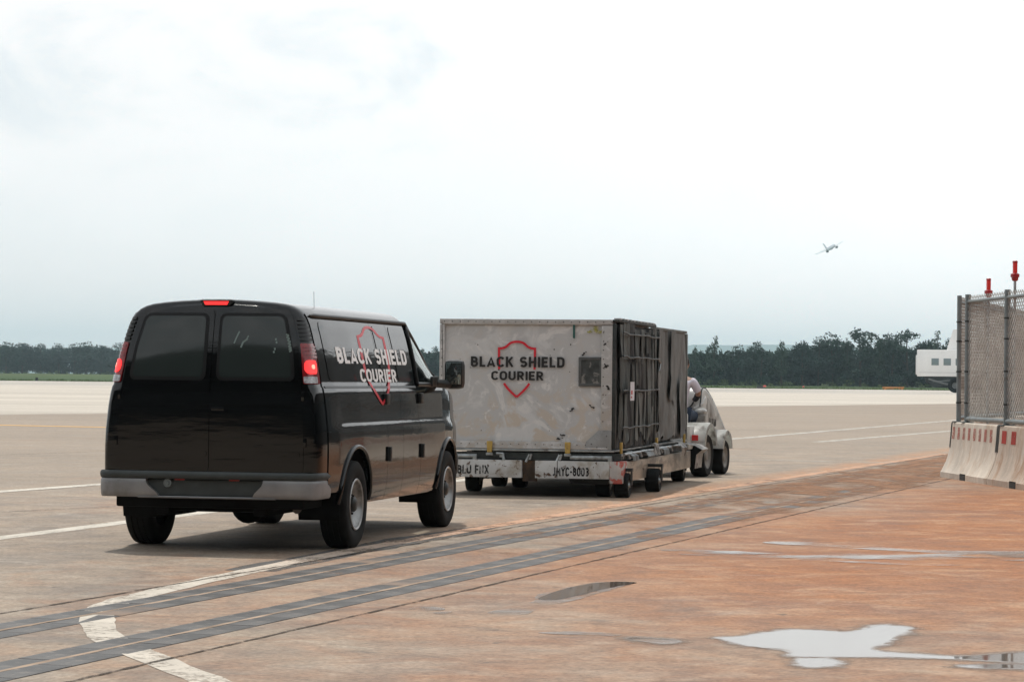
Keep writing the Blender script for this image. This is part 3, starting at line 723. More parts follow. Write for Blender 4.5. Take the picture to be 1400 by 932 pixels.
# ------------------------------------------------------------------ the black van
WB = 3.50
VAN_X, VAN_Y, VAN_YAW = -2.285, 23.45, 0.203
M_PAINT = pm('black_paint', (0.0025, 0.003, 0.0035), 0.06, var=None, spec=0.52, coat=0.0, bump=(1.3, 0.05, 0.05), rvar=(1.2, 0.04, 0.09), stretch=(0.5, 0.6, 2.6))
M_BLACK = pm('black_plastic', (0.012, 0.014, 0.014), 0.45, var=(20, 0.3))
M_UNDER = pm('underbody', (0.006, 0.006, 0.006), 0.9, var=(6, 0.5), spec=.15)
M_BUMPTOP = pm('bumper_pad', (0.035, 0.042, 0.042), 0.6, var=(8, 0.2), bump=(90, 0.2, 0.004))
M_SILVER = pm('bumper_grey', (0.25, 0.25, 0.255), 0.42, 0.35, var=(4, 0.18), dirt=(3.0, 0.55, 0.8, (0.12, 0.11, 0.10)))
M_TYRE = pm('tyre_rubber', (0.007, 0.007, 0.007), 0.75, spec=.18, var=(9, 0.35))
M_STEEL = pm('wheel_steel', (0.36, 0.36, 0.355), 0.38, 0.55, var=(6, 0.25), dirt=(5, 0.5, 0.75, (0.10, 0.085, 0.07)))
M_TINT = pm('tinted_glass', (0.024, 0.032, 0.031), 0.06, spec=0.5, bump=(1.1, 0.05, 0.03))
M_RUBBER = pm('window_rubber', (0.004, 0.004, 0.004), 0.35, spec=.3)
def thin_glass(name, tint, refl):
    m = bpy.data.materials.new(name); m.use_nodes = True; t = m.node_tree; t.nodes.remove(t.nodes['Principled BSDF'])
    tr = N(t, 'ShaderNodeBsdfTransparent'); tr.inputs['Color'].default_value = tint + (1,)
    gl = N(t, 'ShaderNodeBsdfGlossy'); gl.inputs['Roughness'].default_value = 0.02; gl.inputs['Color'].default_value = (.95, 1, .98, 1)
    fr = N(t, 'ShaderNodeFresnel'); fr.inputs['IOR'].default_value = refl
    mx = N(t, 'ShaderNodeMixShader'); t.links.new(fr.outputs[0], mx.inputs[0]); t.links.new(tr.outputs[0], mx.inputs[1]); t.links.new(gl.outputs[0], mx.inputs[2])
    t.links.new(mx.outputs[0], t.nodes['Material Output'].inputs['Surface']); return m
M_GLASS = thin_glass('cab_glass', (0.78, 0.88, 0.85), 1.55)
M_LENS = pm('red_lens', (0.22, 0.006, 0.010), 0.18, var=(40, 0.4), coat=0.6)
M_LIT = pm('lit_brake_lamp', (0.75, 0.02, 0.02), 0.25, emit=((1.0, 0.035, 0.035), 1.35))
M_LIT_CORE = pm('lit_bulb_core', (0.9, 0.3, 0.25), 0.3, emit=((1.0, 0.32, 0.22), 1.6))
M_CLEAR = pm('clear_lens', (0.42, 0.44, 0.47), 0.15, var=(45, 0.5), coat=0.5)
M_WTEXT = pm('white_vinyl', (0.90, 0.90, 0.89), 0.5)
M_RVINYL = pm('red_vinyl', (0.62, 0.022, 0.04), 0.4)
M_CHROME = pm('mirror_glass', (0.75, 0.78, 0.78), 0.02, 1.0)
M_REFL = pm('red_reflector', (0.26, 0.012, 0.012), 0.3)

PZ = [.34, .40, .48, .60, .80, 0.95, 1.01, 1.055, 1.085, 1.18, 1.30, 1.365, 1.385, 1.50, 1.60, 1.72, 1.82, 1.90, 1.95, 1.99, 2.025, 2.05, 2.068, 2.082, 2.094, 2.103, 2.108]
PX = [.925, .952, .972, .984, .988, .986, .982, .977, .973, .963, .947, .934, .920, .900, .881, .853, .828, .804, .782, .755, .715, .665, .60, .50, .36, .19, 0.0]
def profx(z): return float(np.interp(z, PZ, PX))
def vw(y): return float(np.interp(y, [-1.1, -0.95, -.5, .2, 3.3, 3.7, 4.0, 4.2, 4.35], [.944, .958, .985, 1, 1, .988, .955, .90, .80]))
YR = -1.03
def yr(z): return YR + (0.165 * ((z - 1.2) / 0.9) ** 1.4 if z > 1.2 else 0.0)
RA = 0.475
def zb(y):
    z = 0.37
    for yw in (0.0, WB):
        d = abs(y - yw)
        if d < RA: z = max(z, 0.40 + math.sqrt(RA * RA - d * d) * 0.98)
    if y < -0.5: z = 0.50
    return z
def kz(y): return 1.0 if y < 2.42 else max(0.03, 1 - ((y - 2.42) / 1.22) ** 1.12) if y < 3.62 else 0.03
def hood(y): return float(np.interp(y, [3.5, 3.8, 4.05, 4.2, 4.35], [1, .93, .84, .74, .58]))
def ledge(y, z):
    return -0.013 * hx(z, 1.005, 1.10) * (1 - hx(z, 1.12, 1.36)) * hx(y, -0.72, -0.35)
def body_pt(y, z, inset=0.0, drop=0.0):
    """right-hand body surface at length y and profile height z"""
    x = profx(z) * vw(y) - inset + ledge(y, z)
    zz = z
    if z > 1.385: zz = 1.385 + (z - 1.385) * kz(y)
    if y > 3.5 and zz > 0.8: zz = 0.8 + (zz - 0.8) * hood(y)
    if drop: zz -= drop * max(0.0, min(1.0, (z - 1.85) / 0.22))
    return Vector((max(x, 0.0) if z < 2.107 else 0.0, y, zz))
def side(y, z, off=0.0, sx=1):
    e = 0.01
    p = body_pt(y, z); a = body_pt(y + e, z) - body_pt(y - e, z); b = body_pt(y, min(z + e, 2.1)) - body_pt(y, z - e)
    n = a.cross(b).normalized()
    q = p + n * off
    return Vector((q.x * sx, q.y, q.z))
RS = [(0.0, .050, .038), (0.006, .034, .025), (0.02, .018, .013), (0.05, .006, .005), (0.10, .001, .001), (0.2, 0, 0)]
def stations():
    out = [('r', s, i, d) for s, i, d in RS]
    y = YR + 0.28
    while y < 4.351: out.append(('y', y, 0, 0)); y += 0.045
    return out
def van_row(st, sx, lvl):
    out = []
    k, s, ins, dr = st
    y0 = YR + s if k == 'r' else s
    zlo = zb(y0)
    for z in lvl:
        zz = z
        if z < 1.385 and zlo > 0.34: zz = zlo + (z - 0.34) * (1.385 - zlo) / (1.385 - 0.34)
        y = y0 + (yr(zz) - YR) * max(0.0, 1 - (y0 - YR) / 0.8)
        p = body_pt(y, zz, ins * min(1.0, profx(zz) * 3), dr); out.append(Vector((p.x * sx, p.y, p.z)))
    return out
van = thing('van', 'black cargo van with lit brake lamps and a red shield emblem on its side', 'van', (VAN_X, VAN_Y, 0), -VAN_YAW)
g = B(); st = stations()
rowsR = [van_row(s, 1, PZ) for s in st]; rowsL = [list(reversed(van_row(s, -1, PZ)))[1:] for s in st]
Vb = g.grid([a + b for a, b in zip(rowsR, rowsL)])
kill = []
for f_ in g.bm.faces:
    c_ = f_.calc_center_median()
    if 2.47 < c_.y < 3.42 and abs(c_.x) > 0.66 and 1.405 < c_.z < 1.385 + 0.545 * kz(c_.y): kill.append(f_)
    elif 2.66 < c_.y < 3.56 and abs(c_.x) < 0.64 and c_.z > 1.385 + 0.6 * kz(c_.y): kill.append(f_)
bmesh.ops.delete(g.bm, geom=kill, context='FACES_ONLY')
for end in (0, -1):           # close the tail and the nose
    R_, L_ = van_row(st[end], 1, PZ), van_row(st[end], -1, PZ)
    rows = []
    for a, b in zip(R_, L_):
        if a.x < 1e-4: continue
        bow = 0.028 * (1 if end == 0 else -4)
        rows.append([Vector((a.x * k, a.y - bow * (1 - k * k), a.z)) for k in [i / 8 for i in range(8, -9, -1)]])
    g.grid(rows)
bmesh.ops.remove_doubles(g.bm, verts=g.bm.verts, dist=0.0008)
part('body', g, M_PAINT, van, 28)
def rear(x, z, off=0.0):
    xe = profx(z) * .944 - .050; k = max(-1, min(1, x / xe))
    return Vector((x, yr(z) - 0.028 * (1 - k * k) - off, z))
def surf_patch(f, u0, u1, v0, v1, r=(0.06, 0.06), nu=10, nv=10, off=0.006, depth=0.02, topr=None):
    """a raised panel with rounded corners on the surface f(u, v, off); u0,u1 may depend on v"""
    ru, rv = r; U0 = u0 if callable(u0) else (lambda v: u0); U1 = u1 if callable(u1) else (lambda v: u1)
    vs = [v0 + rv * (1 - math.cos(math.pi / 2 * i / 4)) for i in range(5)]
    vs += [v0 + rv + (v1 - v0 - 2 * rv) * i / nv for i in range(1, nv)]
    vs += [v1 - rv * (1 - math.sin(math.pi / 2 * i / 4)) for i in range(5)]
    rows = []
    for v in vs:
        d = min(v - v0, v1 - v); ins = 0.0
        if d < rv: t = 1 - d / rv; ins = ru * (1 - math.sqrt(max(0, 1 - t * t)))
        a, b = U0(v), U1(v); s = 1 if b > a else -1
        a += ins * s; b -= ins * s
        rows.append([(a + (b - a) * i / nu, v) for i in range(nu + 1)])
    g = B()
    V = g.grid([[f(u, v, off) for u, v in row] for row in rows])
    edge = [(0, i) for i in range(nu + 1)] + [(j, nu) for j in range(1, len(rows))] + [(len(rows) - 1, i) for i in range(nu - 1, -1, -1)] + [(j, 0) for j in range(len(rows) - 2, 0, -1)]
    lo = [g.bm.verts.new(f(*rows[j][i], off - depth)) for j, i in edge]
    n = len(edge)
    for k in range(n):
        j, i = edge[k]; j2, i2 = edge[(k + 1) % n]
        try: g.bm.faces.new([V[j][i], V[j2][i2], lo[(k + 1) % n], lo[k]])
        except ValueError: pass
    return g
def xo(z): return float(np.interp(z, [.6, 1.0, 1.40, 1.7, 1.95, 2.0], [.805, .805, .775, .735, .672, .645])) + 0.0
# rear doors, each with its window in a rubber frame
for s in (-1, 1):
    d = part('rear_door', surf_patch(rear, s * 0.004, lambda v: s * xo(v), 0.655, 2.030, (0.05, 0.06), 12, 22, 0.010, 0.024), M_PAINT, van, 30)
    f = part('window_frame', surf_patch(rear, s * 0.045, lambda v: s * (xo(v) - 0.050), 1.425, 1.988, (0.055, 0.06), 12, 12, 0.0135, 0.008), M_RUBBER, d, 30)
    part('window', surf_patch(rear, s * 0.072, lambda v: s * (xo(v) - 0.078), 1.455, 1.962, (0.038, 0.045), 12, 12, 0.0165, 0.006), M_TINT, d, 30)
    part('lower_moulding', surf_patch(rear, s * 0.02, s * 0.775, 0.795, 0.845, (0.02, 0.02), 8, 2, 0.0165, 0.008), M_PAINT, d, 30)
    for zz in (0.92, 1.30):
        b = B(); p = rear(s * (xo(zz) + .012), zz, 0.012); b.box(p, (0.026, 0.026, 0.075), bev=0.006); part('door_hinge', b, M_PAINT, d)
    if s > 0:
        b = B(); p = rear(0.075, 1.19, 0.016); b.box(p, (0.11, 0.016, 0.028), bev=0.006); part('door_handle', b, M_PAINT, d)
# something pale seen through the right rear window, painted as strokes on the glass
M_BIT = pm('pale_glass_bit', (0.17, 0.23, 0.22), 0.5)
def on_glass(pts, w):
    q = [rear(x, z, 0.0178) for x, z in pts]
    b = B()
    for a_, c_ in zip(q, q[1:]):
        t_ = (c_ - a_).normalized(); n_ = t_.cross(Vector((0, 1, 0))).normalized() * w
        b.face([a_ - n_, a_ + n_, c_ + n_, c_ - n_])
    part('glass_bit', b, M_BIT, van, 0, recalc=False)
on_glass([(0.185, 1.735), (0.205, 1.79), (0.225, 1.835)], 0.006)
on_glass([(0.245, 1.70), (0.262, 1.745), (0.300, 1.775)], 0.007); on_glass([(0.29, 1.77), (0.305, 1.80)], 0.005)
for i, (x, z) in enumerate([(0.632, 1.80), (0.640, 1.775), (0.650, 1.75), (0.655, 1.725), (0.660, 1.70), (0.664, 1.68)]):
    on_glass([(x - .012, z + .012), (x + .014, z + .004), (x - .004, z - .012)], 0.007)
for x, z in ((0.538, 1.77), (0.545, 1.745), (0.535, 1.69), (0.528, 1.665)): on_glass([(x, z + .01), (x + .003, z - .008)], 0.007)
# corner lamps and the ribbed vents above them
def corner(z, k, off, s):
    """outline round the rear corner, k 0..1 from the door edge to the side"""
    zz = min(z, 1.99)
    xs_, xe = profx(zz) * .952, xo(zz) + 0.012
    P = [(xe, yr(zz) - 0.004)]
    for (t, ins, _) in RS[:5]: P.append((max(xe + 0.004, xs_ - ins), yr(zz) + t))
    P.append((profx(zz) * .957, yr(zz) + 0.19))
    P = [Vector((a, b_)) for a, b_ in P]
    L = [0]
    for a, c in zip(P, P[1:]): L.append(L[-1] + (c - a).length)
    d = k * L[-1]
    for i in range(len(P) - 1):
        if d <= L[i + 1] + 1e-9:
            p = P[i].lerp(P[i + 1], (d - L[i]) / max(1e-6, L[i + 1] - L[i])); tng = (P[i + 1] - P[i]).normalized(); break
    n = Vector((tng.y, -tng.x))
    if n.x < 0 and n.y > 0: n = -n
    q = p + n * off
    return Vector((q.x * s, q.y, z))
for s in (-1, 1):
    fn = lambda u, v, off, s=s: corner(v, u, off, s)
    lamp = part('tail_lamp', surf_patch(fn, 0.02, 0.90, 1.405, 1.74, (0.05, 0.012), 12, 6, 0.012, 0.02), M_LENS, van, 40)
    part('brake_lens', surf_patch(fn, 0.10, 0.66, 1.488, 1.600, (0.13, 0.045), 10, 4, 0.0185, 0.008), M_LIT, lamp, 40)
    part('bulb_glow', surf_patch(fn, 0.30, 0.46, 1.528, 1.566, (0.07, 0.016), 6, 3, 0.0215, 0.004), M_LIT_CORE, lamp, 40)
    part('reverse_lens', surf_patch(fn, 0.05, 0.62, 1.412, 1.466, (0.04, 0.012), 10, 4, 0.0185, 0.008), M_CLEAR, lamp, 40)
    for k in range(4):      # grooves of the lens
        z = 1.620 + k * 0.028
        part('lens_rib', surf_patch(fn, 0.06, 0.84, z, z + 0.016, (0.02, 0.006), 8, 1, 0.0165, 0.006), M_LENS, lamp, 40)
    for k in range(6):
        z = 1.760 + k * 0.034
        part('vent_rib', surf_patch(fn, 0.02, 0.86, z, z + 0.024, (0.04, 0.011), 10, 1, 0.0115, 0.02), M_BLACK, van, 40)
# high brake lamp above the doors
b = B(); z0 = 2.075
b.prism([(-0.140, z0 + 0.022), (0.140, z0 + 0.022), (0.140, z0 + 0.003), (0.115, z0 - 0.029), (-0.115, z0 - 0.029), (-0.140, z0 + 0.003)], yr(2.05) - 0.035, yr(2.05) + 0.12); b.bevel(0.006)
hb = part('high_brake_lamp', b, M_BLACK, van)
b = B(); b.prism([(-0.110, z0 + 0.010), (0.110, z0 + 0.010), (0.095, z0 - 0.020), (-0.095, z0 - 0.020)], yr(2.05) - 0.041, yr(2.05)); b.bevel(0.003)
part('lens', b, M_LIT, hb)
b = B(); b.box((0, yr(2.05) - 0.0, z0 + 0.022), (0.25, 0.08, 0.010), bev=0.003)
part('lamp_hood', b, M_CLEAR, hb)
# bumper: dark step pad, two grey wraps, a recess for the plate
def bump_path(off=0.0):
    P = []
    for x in np.linspace(-0.89, 0.89, 25): P.append((x, -1.145 - off + 0.035 * (abs(x) / .9) ** 2))
    L = [(-0.950 - off * .8, -0.72), (-0.949 - off * .8, -0.94), (-0.942 - off * .8, -1.04), (-0.925 - off * .5, -1.09)]
    return L + P + [(-x, y) for x, y in reversed(L)]
def bump_band(z0, z1, off, i0=0, i1=None, dpt=0.05, slant=None):
    P = bump_path(off)[i0:i1]; Q = bump_path(off - dpt)[i0:i1]
    g = B()
    zz = [z0, z0 + .012, (z0 + z1) / 2, z1 - .012, z1]; of = [-.012, 0, 0.004, 0, -.012]
    rows = []
    for z, o in zip(zz, of):
        R_ = bump_path(off + o)[i0:i1]; rows.append([(x, y, z) for x, y in R_])
    rows = [[(x, y, z0) for x, y in Q]] + rows + [[(x, y, z1) for x, y in Q]]
    g.grid(rows, flip=True)
    return g
bp = part('bumper', bump_band(0.612, 0.672, 0.012, dpt=0.16), M_BUMPTOP, van, 40)
part('plate_recess', bump_band(0.462, 0.611, -0.040, 6, -6, 0.03), M_BUMPTOP, bp, 40)
part('step_edge', bump_band(0.450, 0.468, 0.004, 8, -8, 0.05), M_SILVER, bp, 40)
for s in (-1, 1):
    g = B(); xin_lo, xin_hi = (-0.41, -0.52) if s < 0 else (0.40, 0.49)
    zz = [0.455, 0.468, 0.50, 0.53, 0.56, 0.59, 0.606, 0.612]; of = [-.014, 0.0, .006, .008, .008, .006, .0, -.012]
    rows = []
    for z, o in zip(zz, of):
        t = (z - .455) / (.612 - .455); xin = xin_lo + (xin_hi - xin_lo) * hx(t, 0.05, 0.85)
        P = [p for p in bump_path(o)]
        if s > 0: P = list(reversed(P))
        P = [p for p in P if p[0] * s > abs(xin) + 0.01]
        # resample to the same count
        yin = -1.145 - o + 0.035 * (abs(xin) / .9) ** 2
        P = P + [(xin, yin)]
        L = [0.0]
        for a, c in zip(P, P[1:]): L.append(L[-1] + math.hypot(c[0] - a[0], c[1] - a[1]))
        ds = np.linspace(0, L[-1], 26); xs_ = np.interp(ds, L, [p[0] for p in P]); ys_ = np.interp(ds, L, [p[1] for p in P])
        rows.append([(a, c, z) for a, c in zip(xs_, ys_)] + [(xin + s * -0.0, ys_[-1] + 0.06, z)])
    g.grid(rows); part('bumper_wrap', g, M_SILVER, bp, 40)
b = B()
b.box((-0.235, -1.102, 0.628 - .018), (0.085, 0.03, 0.024), bev=0.004); b2 = part('plate_reflector', b, M_REFL, bp)
c = link('plate_reflector', b2.data, bp); c.location = (0.47, 0, 0)
# round lock on the bumper
b = B(); Mx = Matrix.Translation((-0.335, -1.108, 0.575)) @ Matrix.Rotation(math.radians(-90), 4, 'Z')
b.lathe([(0.0, 0.028), (0.014, 0.028), (0.018, 0.020), (0.034, 0.022), (0.040, 0.0), (0.040, -0.03)], 24, Mx); part('round_socket', b, pm('socket_grey', (0.13, 0.15, 0.15), 0.45), bp)
# underbody, tank, axle, exhaust
b = B(); b.box((0, 1.55, 0.45), (1.62, 5.2, 0.16), bev=0.02); b.box((0, -0.62, 0.53), (1.24, 0.78, 0.12), bev=0.02)
b.box((-0.02, -0.74, 0.415), (1.02, 0.34, 0.17), bev=0.05)
for s in (-1, 1): b.box((s * 0.42, 1.5, 0.37), (0.11, 5.0, 0.13), bev=0.01)
ch = part('chassis', b, M_UNDER, van)
b = B(); b.tube([(-0.80, 0, .375), (0.80, 0, .375)], 0.055, 10); b.ball((0.02, 0, .36), 0.17, (0.9, 1, 1), 14, 10)
for s in (-1, 1):
    b.tube([(s * .60, -0.72, .46), (s * .60, -.2, .33), (s * .60, .3, .32), (s * .60, .75, .44)], 0.03, 6)
    b.tube([(s * .66, -.12, .30), (s * .62, -.25, .62)], 0.03, 8)
part('rear_axle', b, M_UNDER, van)
b = B(); b.tube([(0.52, 2.2, .34), (0.52, .5, .34), (.62, .35, .40), (.62, -.45, .40), (.70, -.85, .36)], 0.035, 10); b.tube([(0.50, 0.6, .34), (0.50, 1.3, .34)], 0.10, 12)
part('exhaust', b, pm('exhaust_steel', (0.10, 0.09, 0.08), 0.6, 0.5, var=(8, .4)), van)
b = B(); b.tube([(-.78, WB, .36), (.78, WB, .36)], 0.05, 8); b.box((0, 3.3, .34), (0.9, 0.35, 0.12), bev=0.03); b.box((.38, 2.7, .32), (.09, 1.0, .09), bev=.02); b.box((-.38, 2.7, .32), (.09, 1.0, .09), bev=.02)
part('front_suspension', b, M_UNDER, van)
# wheel housings and arch lips
for s in (-1, 1):
    for yw in (0.0, WB):
        rows = []
        for x in (0.60, 0.955):
            rows.append([(s * x, yw + RA * math.cos(a), 0.40 + RA * .98 * math.sin(a)) for a in [math.pi * i / 20 for i in range(-2, 23)]])
        g = B(); g.grid(rows); c_ = [g.bm.verts.new(p) for p in rows[0]]; g.bm.faces.new(c_)
        part('wheel_well', g, M_UNDER, van, 0)
        lip = [side(yw + (RA + .004) * math.cos(a), max(0.40 + (RA + .004) * .98 * math.sin(a), 0.4), 0.010, s) for a in [math.pi * i / 24 for i in range(0, 25)]]
        g = B(); g.tube(lip, 0.020, 8); part('arch_lip', g, M_PAINT, van, 60)
# side panels and doors as separate skins with seams between
def low(y): return zb(y) + 0.012
def side_panel(y0, y1, s, z1=1.985, off=0.007, top=None):
    nu = max(6, int((y1 - y0) / 0.05)); tp_ = (top or (lambda y: z1))(y0); UPZ = [.985, 1.01, 1.035, 1.055, 1.07, 1.085, 1.12, 1.18, 1.25, 1.31, 1.365, 1.385, 1.44, 1.50, 1.60, 1.72, 1.82, 1.90, 1.95]; nv = 8 + sum(1 for z in UPZ if z < tp_ - 0.004) + 1
    g = B(); rows = []
    top = top or (lambda y: z1)
    zs_ = lambda y: [z for z in np.linspace(0, 1, nv)]
    for i in range(nu + 1):
        y = y0 + (y1 - y0) * i / nu; a, c = low(y), top(y)
        zr = [a + (0.95 - a) * t for t in np.linspace(0, 1, 8)] + [z for z in UPZ if z < c - 0.004] + [c]
        rows.append([(y, z) for z in zr])
    V = g.grid([[side(y, z, off, s) for y, z in row] for row in rows])
    e = [(0, j) for j in range(nv)] + [(i, nv - 1) for i in range(1, nu + 1)] + [(nu, j) for j in range(nv - 2, -1, -1)] + [(i, 0) for i in range(nu - 1, 0, -1)]
    lo = [g.bm.verts.new(side(*rows[i][j], off - 0.02, s)) for i, j in e]
    for k in range(len(e)):
        i, j = e[k]; i2, j2 = e[(k + 1) % len(e)]
        g.bm.faces.new([V[i][j], V[i2][j2], lo[(k + 1) % len(e)], lo[k]])
    return g
def sf(s): return lambda u, v, off: side(u, v, off, s)
for s in (-1, 1):
    part('quarter_panel', side_panel(YR + 0.215, 1.043, s), M_PAINT, van, 28)
    d1 = part('cargo_door', side_panel(1.050, 1.627, s), M_PAINT, van, 28)
    d2 = part('cargo_door', side_panel(1.634, 2.305, s), M_PAINT, van, 28)
    d3 = part('front_door', side_panel(2.313, 3.40, s, top=lambda y: 1.398), M_PAINT, van, 28)
    part('front_fender', side_panel(3.41, 4.20, s, top=lambda y: 1.36), M_PAINT, van, 28)
    for par, y0, y1 in ((van, -0.62, 0.97), (d1, 1.10, 1.58), (d2, 1.69, 2.25)):
        part('pressed_panel', surf_patch(sf(s), y0, y1, 1.43, 1.925, (0.07, 0.06), 14, 10, 0.0115, 0.008), M_PAINT, par, 28)
    part('door_window', surf_patch(sf(s), 2.40, lambda v: 3.36 - 0.10 * (v - 1.4) / 0.5, 1.425, 1.925, (0.05, 0.05), 14, 12, 0.0105, 0.006), M_GLASS, d3, 30)
    fr_ = [side(y, 1.40, .008, s) for y in np.linspace(2.40, 3.42, 12)] + [side(3.42 - .10 * t, 1.40 + .53 * t, .008, s) for t in (.3, .6, 1)] + [side(y, 1.93, .008, s) for y in np.linspace(3.3, 2.43, 14)] + [side(2.40, z, .008, s) for z in np.linspace(1.90, 1.42, 8)]
    g = B(); g.tube(fr_ + [fr_[0]], 0.022, 8, cap=False); part('window_frame', g, M_RUBBER, d3, 60)
    for par, y in ((d1, 1.10), (d3, 2.40)):
        b = B(); p = side(y, 1.27, 0.02, s); b.box(p, (0.035, 0.11, 0.10), bev=0.012); part('door_handle', b, M_BLACK, par)
    for par, y in ((d1, 1.075), (d3, 2.335)):
        b = B(); p = side(y, 0.78, 0.016, s); b.box(p, (0.035, 0.055, 0.13), bev=0.008); part('door_hinge', b, M_BLACK, par)
    # gutter rail along the roof edge
    pts = [side(y, 1.965, 0.016, s) for y in np.linspace(YR + .27, 2.42, 30)] + [side(y, 1.965, 0.012, s) for y in (2.6, 2.8, 3.0)]
    g = B(); g.tube(pts, [0.006] + [0.019] * (len(pts) - 2) + [0.006], 8); part('gutter_rail', g, M_BLACK, van, 60)
    part('belt_moulding', surf_patch(sf(s), YR + 0.25, 2.30, 1.366, 1.384, (0.01, 0.006), 20, 2, 0.0115, 0.006), M_BLACK, van, 40)
    # mirrors on a two-legged arm
    m_ = Vector((1.20 * s, 3.28, 1.50))
    b = B(); b.box((1.085 * s, 3.30, 1.50), (0.200, 0.13, 0.285), bev=0.055)
    mir = part('door_mirror', b, M_BLACK, van, 50)
    b = B(); b.box((1.087 * s, 3.232, 1.51), (0.150, 0.012, 0.215), bev=0.005); part('mirror_glass', b, pm('mirror_dark_glass', (0.25, 0.30, 0.30), 0.03, 0.9) , mir)
    b = B(); b.tube([(0.93 * s, 3.10, 1.415), (1.00 * s, 3.22, 1.405), (1.08 * s, 3.30, 1.40)], [0.045, 0.042, 0.035], 10)
    b.box((0.945 * s, 3.04, 1.43), (0.035, 0.26, 0.10), bev=0.017)
    part('mirror_arm', b, M_BLACK, mir, 50)
# windscreen and nose (mostly out of sight)
def front(u, v, off):
    p = body_pt(v, 2.0); zz = 1.385 + (2.06 - 1.385) * kz(v)
    return Vector((u, v - off * -0.4, zz + 0.012 + off + 0.045 * (1 - (u / .7) ** 2)))
part('windscreen', surf_patch(front, -0.68, 0.68, 2.62, 3.50, (0.08, 0.08), 12, 10, 0.006, 0.012), M_GLASS, van, 40)
b = B(); b.box((0, 4.34, 0.60), (1.78, 0.14, 0.24), bev=0.05); part('front_bumper', b, M_BUMPTOP, van)
b = B(); b.box((0, 4.375, 0.90), (1.1, 0.05, 0.26), bev=0.02); part('grille', b, M_BLACK, van)
for s in (-1, 1):
    b = B(); b.box((s * 0.66, 4.33, 0.92), (0.20, 0.10, 0.18), bev=0.03); part('headlight', b, M_CLEAR, van)
b = B(); b.tube([(0.66, -0.25, 2.0), (0.66, -0.27, 2.19)], 0.002, 5); part('antenna', b, M_BLACK, van)
b = B(); b.tube([(0.90, 3.62, 1.32), (0.905, 3.50, 2.02)], 0.003, 6); part('antenna', b, M_BLACK, van)
# seats and dash inside the cab
M_SEAT = pm('seat_cloth', (0.02, 0.022, 0.024), 0.9, var=(14, .3))
for s in (-1, 1):
    b = B(); b.box((s * .50, 2.50, 1.06), (.52, .16, .72), bev=.06); b.box((s * .50, 2.74, .74), (.52, .5, .16), bev=.05); st_ = part('seat', b, M_SEAT, van, 50)
    b = B(); b.box((s * .52, 2.50, 1.52), (.30, .12, .20), bev=.055); part('headrest', b, M_SEAT, st_, 50)
b = B(); b.box((0, 3.42, 1.22), (1.62, .34, .26), bev=.08); part('dashboard', b, M_SEAT, van, 50)
# wheels
def make_wheel(parent, x, y, R=0.375, w=0.245, s=1):
    tp = [(0.215, -w * .40), (0.235, -w * .46), (R * .80, -w * .50), (R * .93, -w * .485), (R * .985, -w * .43), (R, -w * .36)]
    for gx_ in (-.2, 0.0, .2):
        tp += [(R, w * (gx_ - .03)), (R - .010, w * (gx_ - .025)), (R - .010, w * (gx_ + .025)), (R, w * (gx_ + .03))]
    tp += [(r_, -x_) for r_, x_ in reversed(tp[:6])]
    b = B(); b.lathe(tp, 48); wh = part('wheel', b, M_TYRE, parent, 40, loc=(x, y, R), rot=(0, 0, 0 if s > 0 else math.pi))
    rp = [(0.222, w * .47), (0.215, w * .50), (0.200, w * .47), (0.196, w * .36), (0.182, w * .30), (0.165, w * .16), (0.118, w * .20), (0.095, w * .26), (0.060, w * .28)]
    b = B(); b.lathe(rp, 48, skip=lambda j, i: j == 5 and (i % 6) in (1, 2, 3)); part('rim', b, M_STEEL, wh, 40)
    b = B(); b.lathe([(0.21, -w * .3), (0.19, w * .05), (0.06, w * .08), (0.0, w * .08)], 32); part('brake_drum', b, M_UNDER, wh, 40)
    b = B(); b.lathe([(0.068, w * .26), (0.066, w * .40), (0.050, w * .46), (0.0, w * .47)], 24); part('hub_cap', b, M_BLACK, wh, 40)
    b = B()
    for k in range(8):
        a = k * math.pi / 4 + .2; p = (w * .27, 0.082 * math.cos(a), 0.082 * math.sin(a)); b.tube([p, (w * .34, p[1], p[2])], 0.010, 6)
    part('lug_nuts', b, M_UNDER, wh)
    return wh
for s in (-1, 1):
    for yw in (0.0, WB): make_wheel(van, s * 0.868, yw, s=s)
